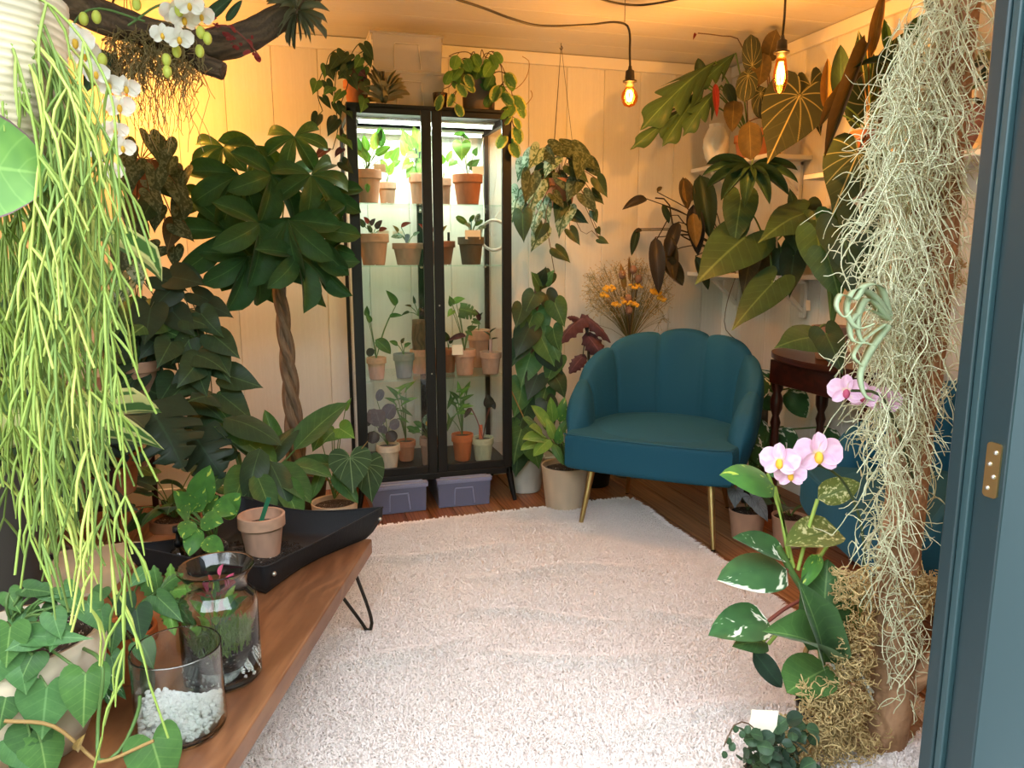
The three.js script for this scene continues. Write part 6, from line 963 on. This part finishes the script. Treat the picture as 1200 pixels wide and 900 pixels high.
{
  const p0 = atZ(1040, 372, -1.2), g = plant('curly_air_plant', 'curly pale air plant with ribbon leaves perched in the spanish moss', p0, 'air plants');
  const ribbons = [[[1040, 372], [1020, 345], [1000, 340], [992, 365], [1005, 385], [1025, 380]], [[1040, 375], [1015, 350], [1005, 375], [1010, 400], [1025, 405]], [[1035, 380], [1010, 400], [1000, 418], [1012, 430]], [[1040, 370], [1030, 335], [1012, 335], [1002, 350], [985, 345], [980, 360], [990, 372], [1000, 362]], [[1040, 380], [1020, 410], [1008, 440], [1015, 465], [1025, 470]], [[1040, 374], [1012, 362], [996, 380], [1000, 400], [1018, 402]]];
  const rm = std({ color: 0x9fb08c, roughness: 0.8, side: THREE.DoubleSide });
  ribbons.forEach((P, i) => { const cv = new THREE.CatmullRomCurve3(local(g, P.map(([u, v], k) => atZ(u, v, -1.14 + 0.008 * k))));
    const n = 48, pos = [], idx = [], wd = V(0.45 + 0.2 * Math.sin(i * 2), 0.25 * Math.cos(i * 3), 0.8).normalize(); for (let k = 0; k <= n; k++) { const t = k / n, c = cv.getPointAt(t), tn = cv.getTangentAt(t), w = 0.010 * (1 - t) ** 0.6 + 0.001, s = wd.clone().addScaledVector(tn, -wd.dot(tn)).normalize(), b = s.clone().cross(tn).multiplyScalar(0.0014); for (const [a, q] of [[-w, 0], [0, 1.6], [w, 0], [0, -0.4]]) pos.push(c.x + s.x * a + b.x * q, c.y + s.y * a + b.y * q, c.z + s.z * a + b.z * q); }
    for (let k = 0; k < n; k++) for (let q = 0; q < 4; q++) { const a = k * 4 + q, b = k * 4 + (q + 1) % 4; idx.push(a, b, a + 4, b, b + 4, a + 4); }
    const geo = new THREE.BufferGeometry(); geo.setAttribute('position', new THREE.Float32BufferAttribute(pos, 3)); geo.setIndex(idx); geo.computeVertexNormals(); part(g, 'leaf', geo, rm); });
}
{
  const zc = -1.33, r = atZ(968, 765, zc), g = plant('variegated_philodendron', 'green and white variegated philodendron climbing the driftwood trunk', V(r.x, 0, zc));
  pot(g, 'taper', 0.06, 0.1, POT.black, V(0, 0, 0)); const stemP = [V(r.x, 0.1, zc), atZ(962, 760, zc), atZ(945, 700, zc), atZ(925, 665, zc), atZ(912, 640, zc)];
  stem(g, stemP, 0.008, ST.green, 'main_stem');
  const A = (u, v) => atZ(u, v, zc);
  const put = (fu, fv, bu, bv, tu, tv, m, w, roll = 0, geo = G.ovate, dz = 0.03) => stalked(g, A(fu, fv), A(bu, bv), atZ(tu, tv, zc + dz), geo, m, w, { r: 0.0045, rise: 0.05, sm: rnd() < 0.3 ? ST.red : ST.lime, face: 1, up: 0.35, roll });
  put(925, 660, 908, 570, 843, 557, L.golden, 0.46, 0.2); put(935, 668, 958, 585, 1008, 566, L.speck, 0.62, 0.1); put(940, 690, 982, 622, 920, 640, L.speck, 0.55, 0.2);
  put(925, 665, 922, 668, 840, 680, L.whiteHalf, 0.5, 0.1); put(925, 655, 916, 655, 858, 630, L.white, 0.36, 0.3); put(945, 700, 900, 728, 830, 745, L.white, 0.55, 0.1); put(950, 705, 900, 755, 858, 758, L.green, 0.4, 0.2); put(945, 715, 882, 762, 916, 806, L.deep, 0.42, 0.1); put(945, 690, 960, 650, 940, 690, L.golden, 0.4);
  put(930, 665, 900, 555, 925, 545, L.whiteHalf, 0.6, 0); stem(g, [A(952, 740), A(935, 790), A(925, 812)], 0.006, ST.tan, 'support_cane');
}
{
  const zc = -1.27, r = atZ(975, 778, zc), g = plant('moth_orchid', 'pink moth orchid with thick glossy leaves tied low on the driftwood trunk', r, null, 'orchid');
  leavesPx(g, G.strap, [L.mid, L.green], [[968, 772, 893, 740, zc, zc + 0.02, .34], [962, 762, 970, 655, zc - 0.02, zc - 0.06, .5], [970, 770, 1002, 690, zc - 0.04, zc - 0.08, .5], [966, 776, 935, 680, zc + 0.01, zc + 0.03, .28]], 0.4, { face: 0.9, up: 0.6 }); leavesPx(g, G.oval, [L.mid, L.dark], [[972, 782, 922, 812, zc, zc + 0.04, .75], [972, 790, 940, 826, zc, zc + 0.03, .6]], 0.7, { face: 0.9, up: 0.6 });
  const face = (p, dx = 0) => EYE.clone().sub(p).normalize().add(V(dx, -0.1, 0));
  stem(g, [r, atZ(1010, 690, zc), atZ(1008, 610, zc), atZ(985, 560, zc), atZ(955, 545, zc + 0.02), atZ(920, 552, zc + 0.04)], 0.003, ST.dark, 'flower_spike');
  for (const [u, v, s, dx] of [[914, 540, 0.075, -0.3], [926, 556, 0.06, 0.2], [958, 532, 0.092, 0.35]]) { const p = atZ(u, v, zc + 0.05); orchid(g, p, s, L.pink, face(p, dx), L.yellow); }
  for (let k = 0; k < 7; k++) stem(g, [r, r.clone().add(V(R(0, 0.05), R(-0.03, 0.02), R(0, 0.04))), r.clone().add(V(R(0.02, 0.09), R(-0.08, 0), R(0, 0.06)))], 0.003, std({ color: 0xc9ccc0, roughness: 0.7 }), 'aerial_root');
  const g2 = plant('moth_orchid', 'pale pink moth orchid flowers peeping through the spanish moss', atZ(1040, 470, -1.22), null, 'orchid');
  stem(g2, [atZ(1070, 560, -1.24), atZ(1050, 500, -1.2), atZ(1030, 462, -1.17), atZ(998, 458, -1.15)], 0.003, ST.dark, 'flower_spike');
  for (const [u, v, s] of [[992, 458, 0.068], [1012, 464, 0.06], [1036, 470, 0.062]]) { const p = atZ(u, v, -1.2); orchid(g2, p, s, L.pink, face(p, R(-0.4, 0.4)), L.magenta); }
}
// sphagnum clumps and the small plant at the foot
{
  const g = tag(thing('sphagnum_moss', 'golden-brown sphagnum moss packed round the foot of the driftwood trunk', 'moss', V(TX - 0.09, 0, TZ + 0.02)), null, null, null, 'stuff'), list = [];
  for (const [u, v, n, s] of [[950, 880, 120, 34], [985, 850, 130, 34], [1000, 895, 110, 36], [965, 830, 80, 26], [1000, 800, 60, 22], [1000, 770, 60, 18], [1000, 690, 46, 22], [1075, 700, 40, 20], [1105, 320, 40, 18], [1085, 690, 30, 16], [1005, 740, 50, 20]]) for (let k = 0; k < n * 3.5; k++) { const z = v > 400 ? -1.24 + R(-0.04, 0.05) : -1.25, p = atZ(u + R(-s, s), v + R(-s, s), z).sub(g.position), pts = [p]; let q = p; for (let i = 0; i < 4; i++) { q = q.clone().add(V(R(-0.012, 0.012), R(-0.01, 0.012), R(-0.012, 0.012))); pts.push(q); } list.push(tube(pts, R(0.001, 0.0018), 3, 7)); }
  part(g, 'moss', merge(list), std({ color: 0xbfa672, roughness: 1 }));
}
{
  const b = atZ(905, 905, -1.17), g = plant('peperomia', 'dark peperomia with small round leaves and a cream tag beside the moss', V(b.x, 0, b.z));
  pot(g, 'taper', 0.055, 0.09, POT.dark); const base = V(b.x, 0.09, b.z);
  for (let k = 0; k < 110; k++) { const u = R(868, 952), v = 850 + Math.abs(u - 912) * 0.5 + R(-14, 60), p = atZ(u, v, -1.17 + R(-0.05, 0.05)); if (k % 2) stem(g, [base, p], 0.001, ST.dark, 'stem', 3); leaf(g, G.oval, [L.deep, L.dark, L.dark][k % 3], p, p.clone().add(V(R(-0.03, 0.03), R(-0.01, 0.03), R(0, 0.02))), 0.9, { face: 1, up: 0.9 }); }
  stem(g, [base, atZ(880, 850, -1.14), atZ(862, 848, -1.13), atZ(848, 875, -1.12)], 0.0015, ST.brown); for (const [u, v] of [[878, 850], [870, 856], [860, 850], [853, 864], [847, 880], [860, 870], [884, 862]]) { const p = atZ(u, v, -1.13); leaf(g, G.oval, L.dark, p, p.clone().add(V(R(-0.012, 0.012), -0.014, 0.004)), 0.8, {}); }
  const c = box(0.056, 0.045, 0.0015, 0.0005); part(g, 'name_tag', c, TAGM, atZ(895, 845, -1.15).sub(g.position), [-0.1, -0.2, -0.12]); part(g, 'tag_stick', tube(local(g, [atZ(893, 860, -1.152), base]), 0.002, 5, 2), TAGM);
}
renderer.render(scene, camera);
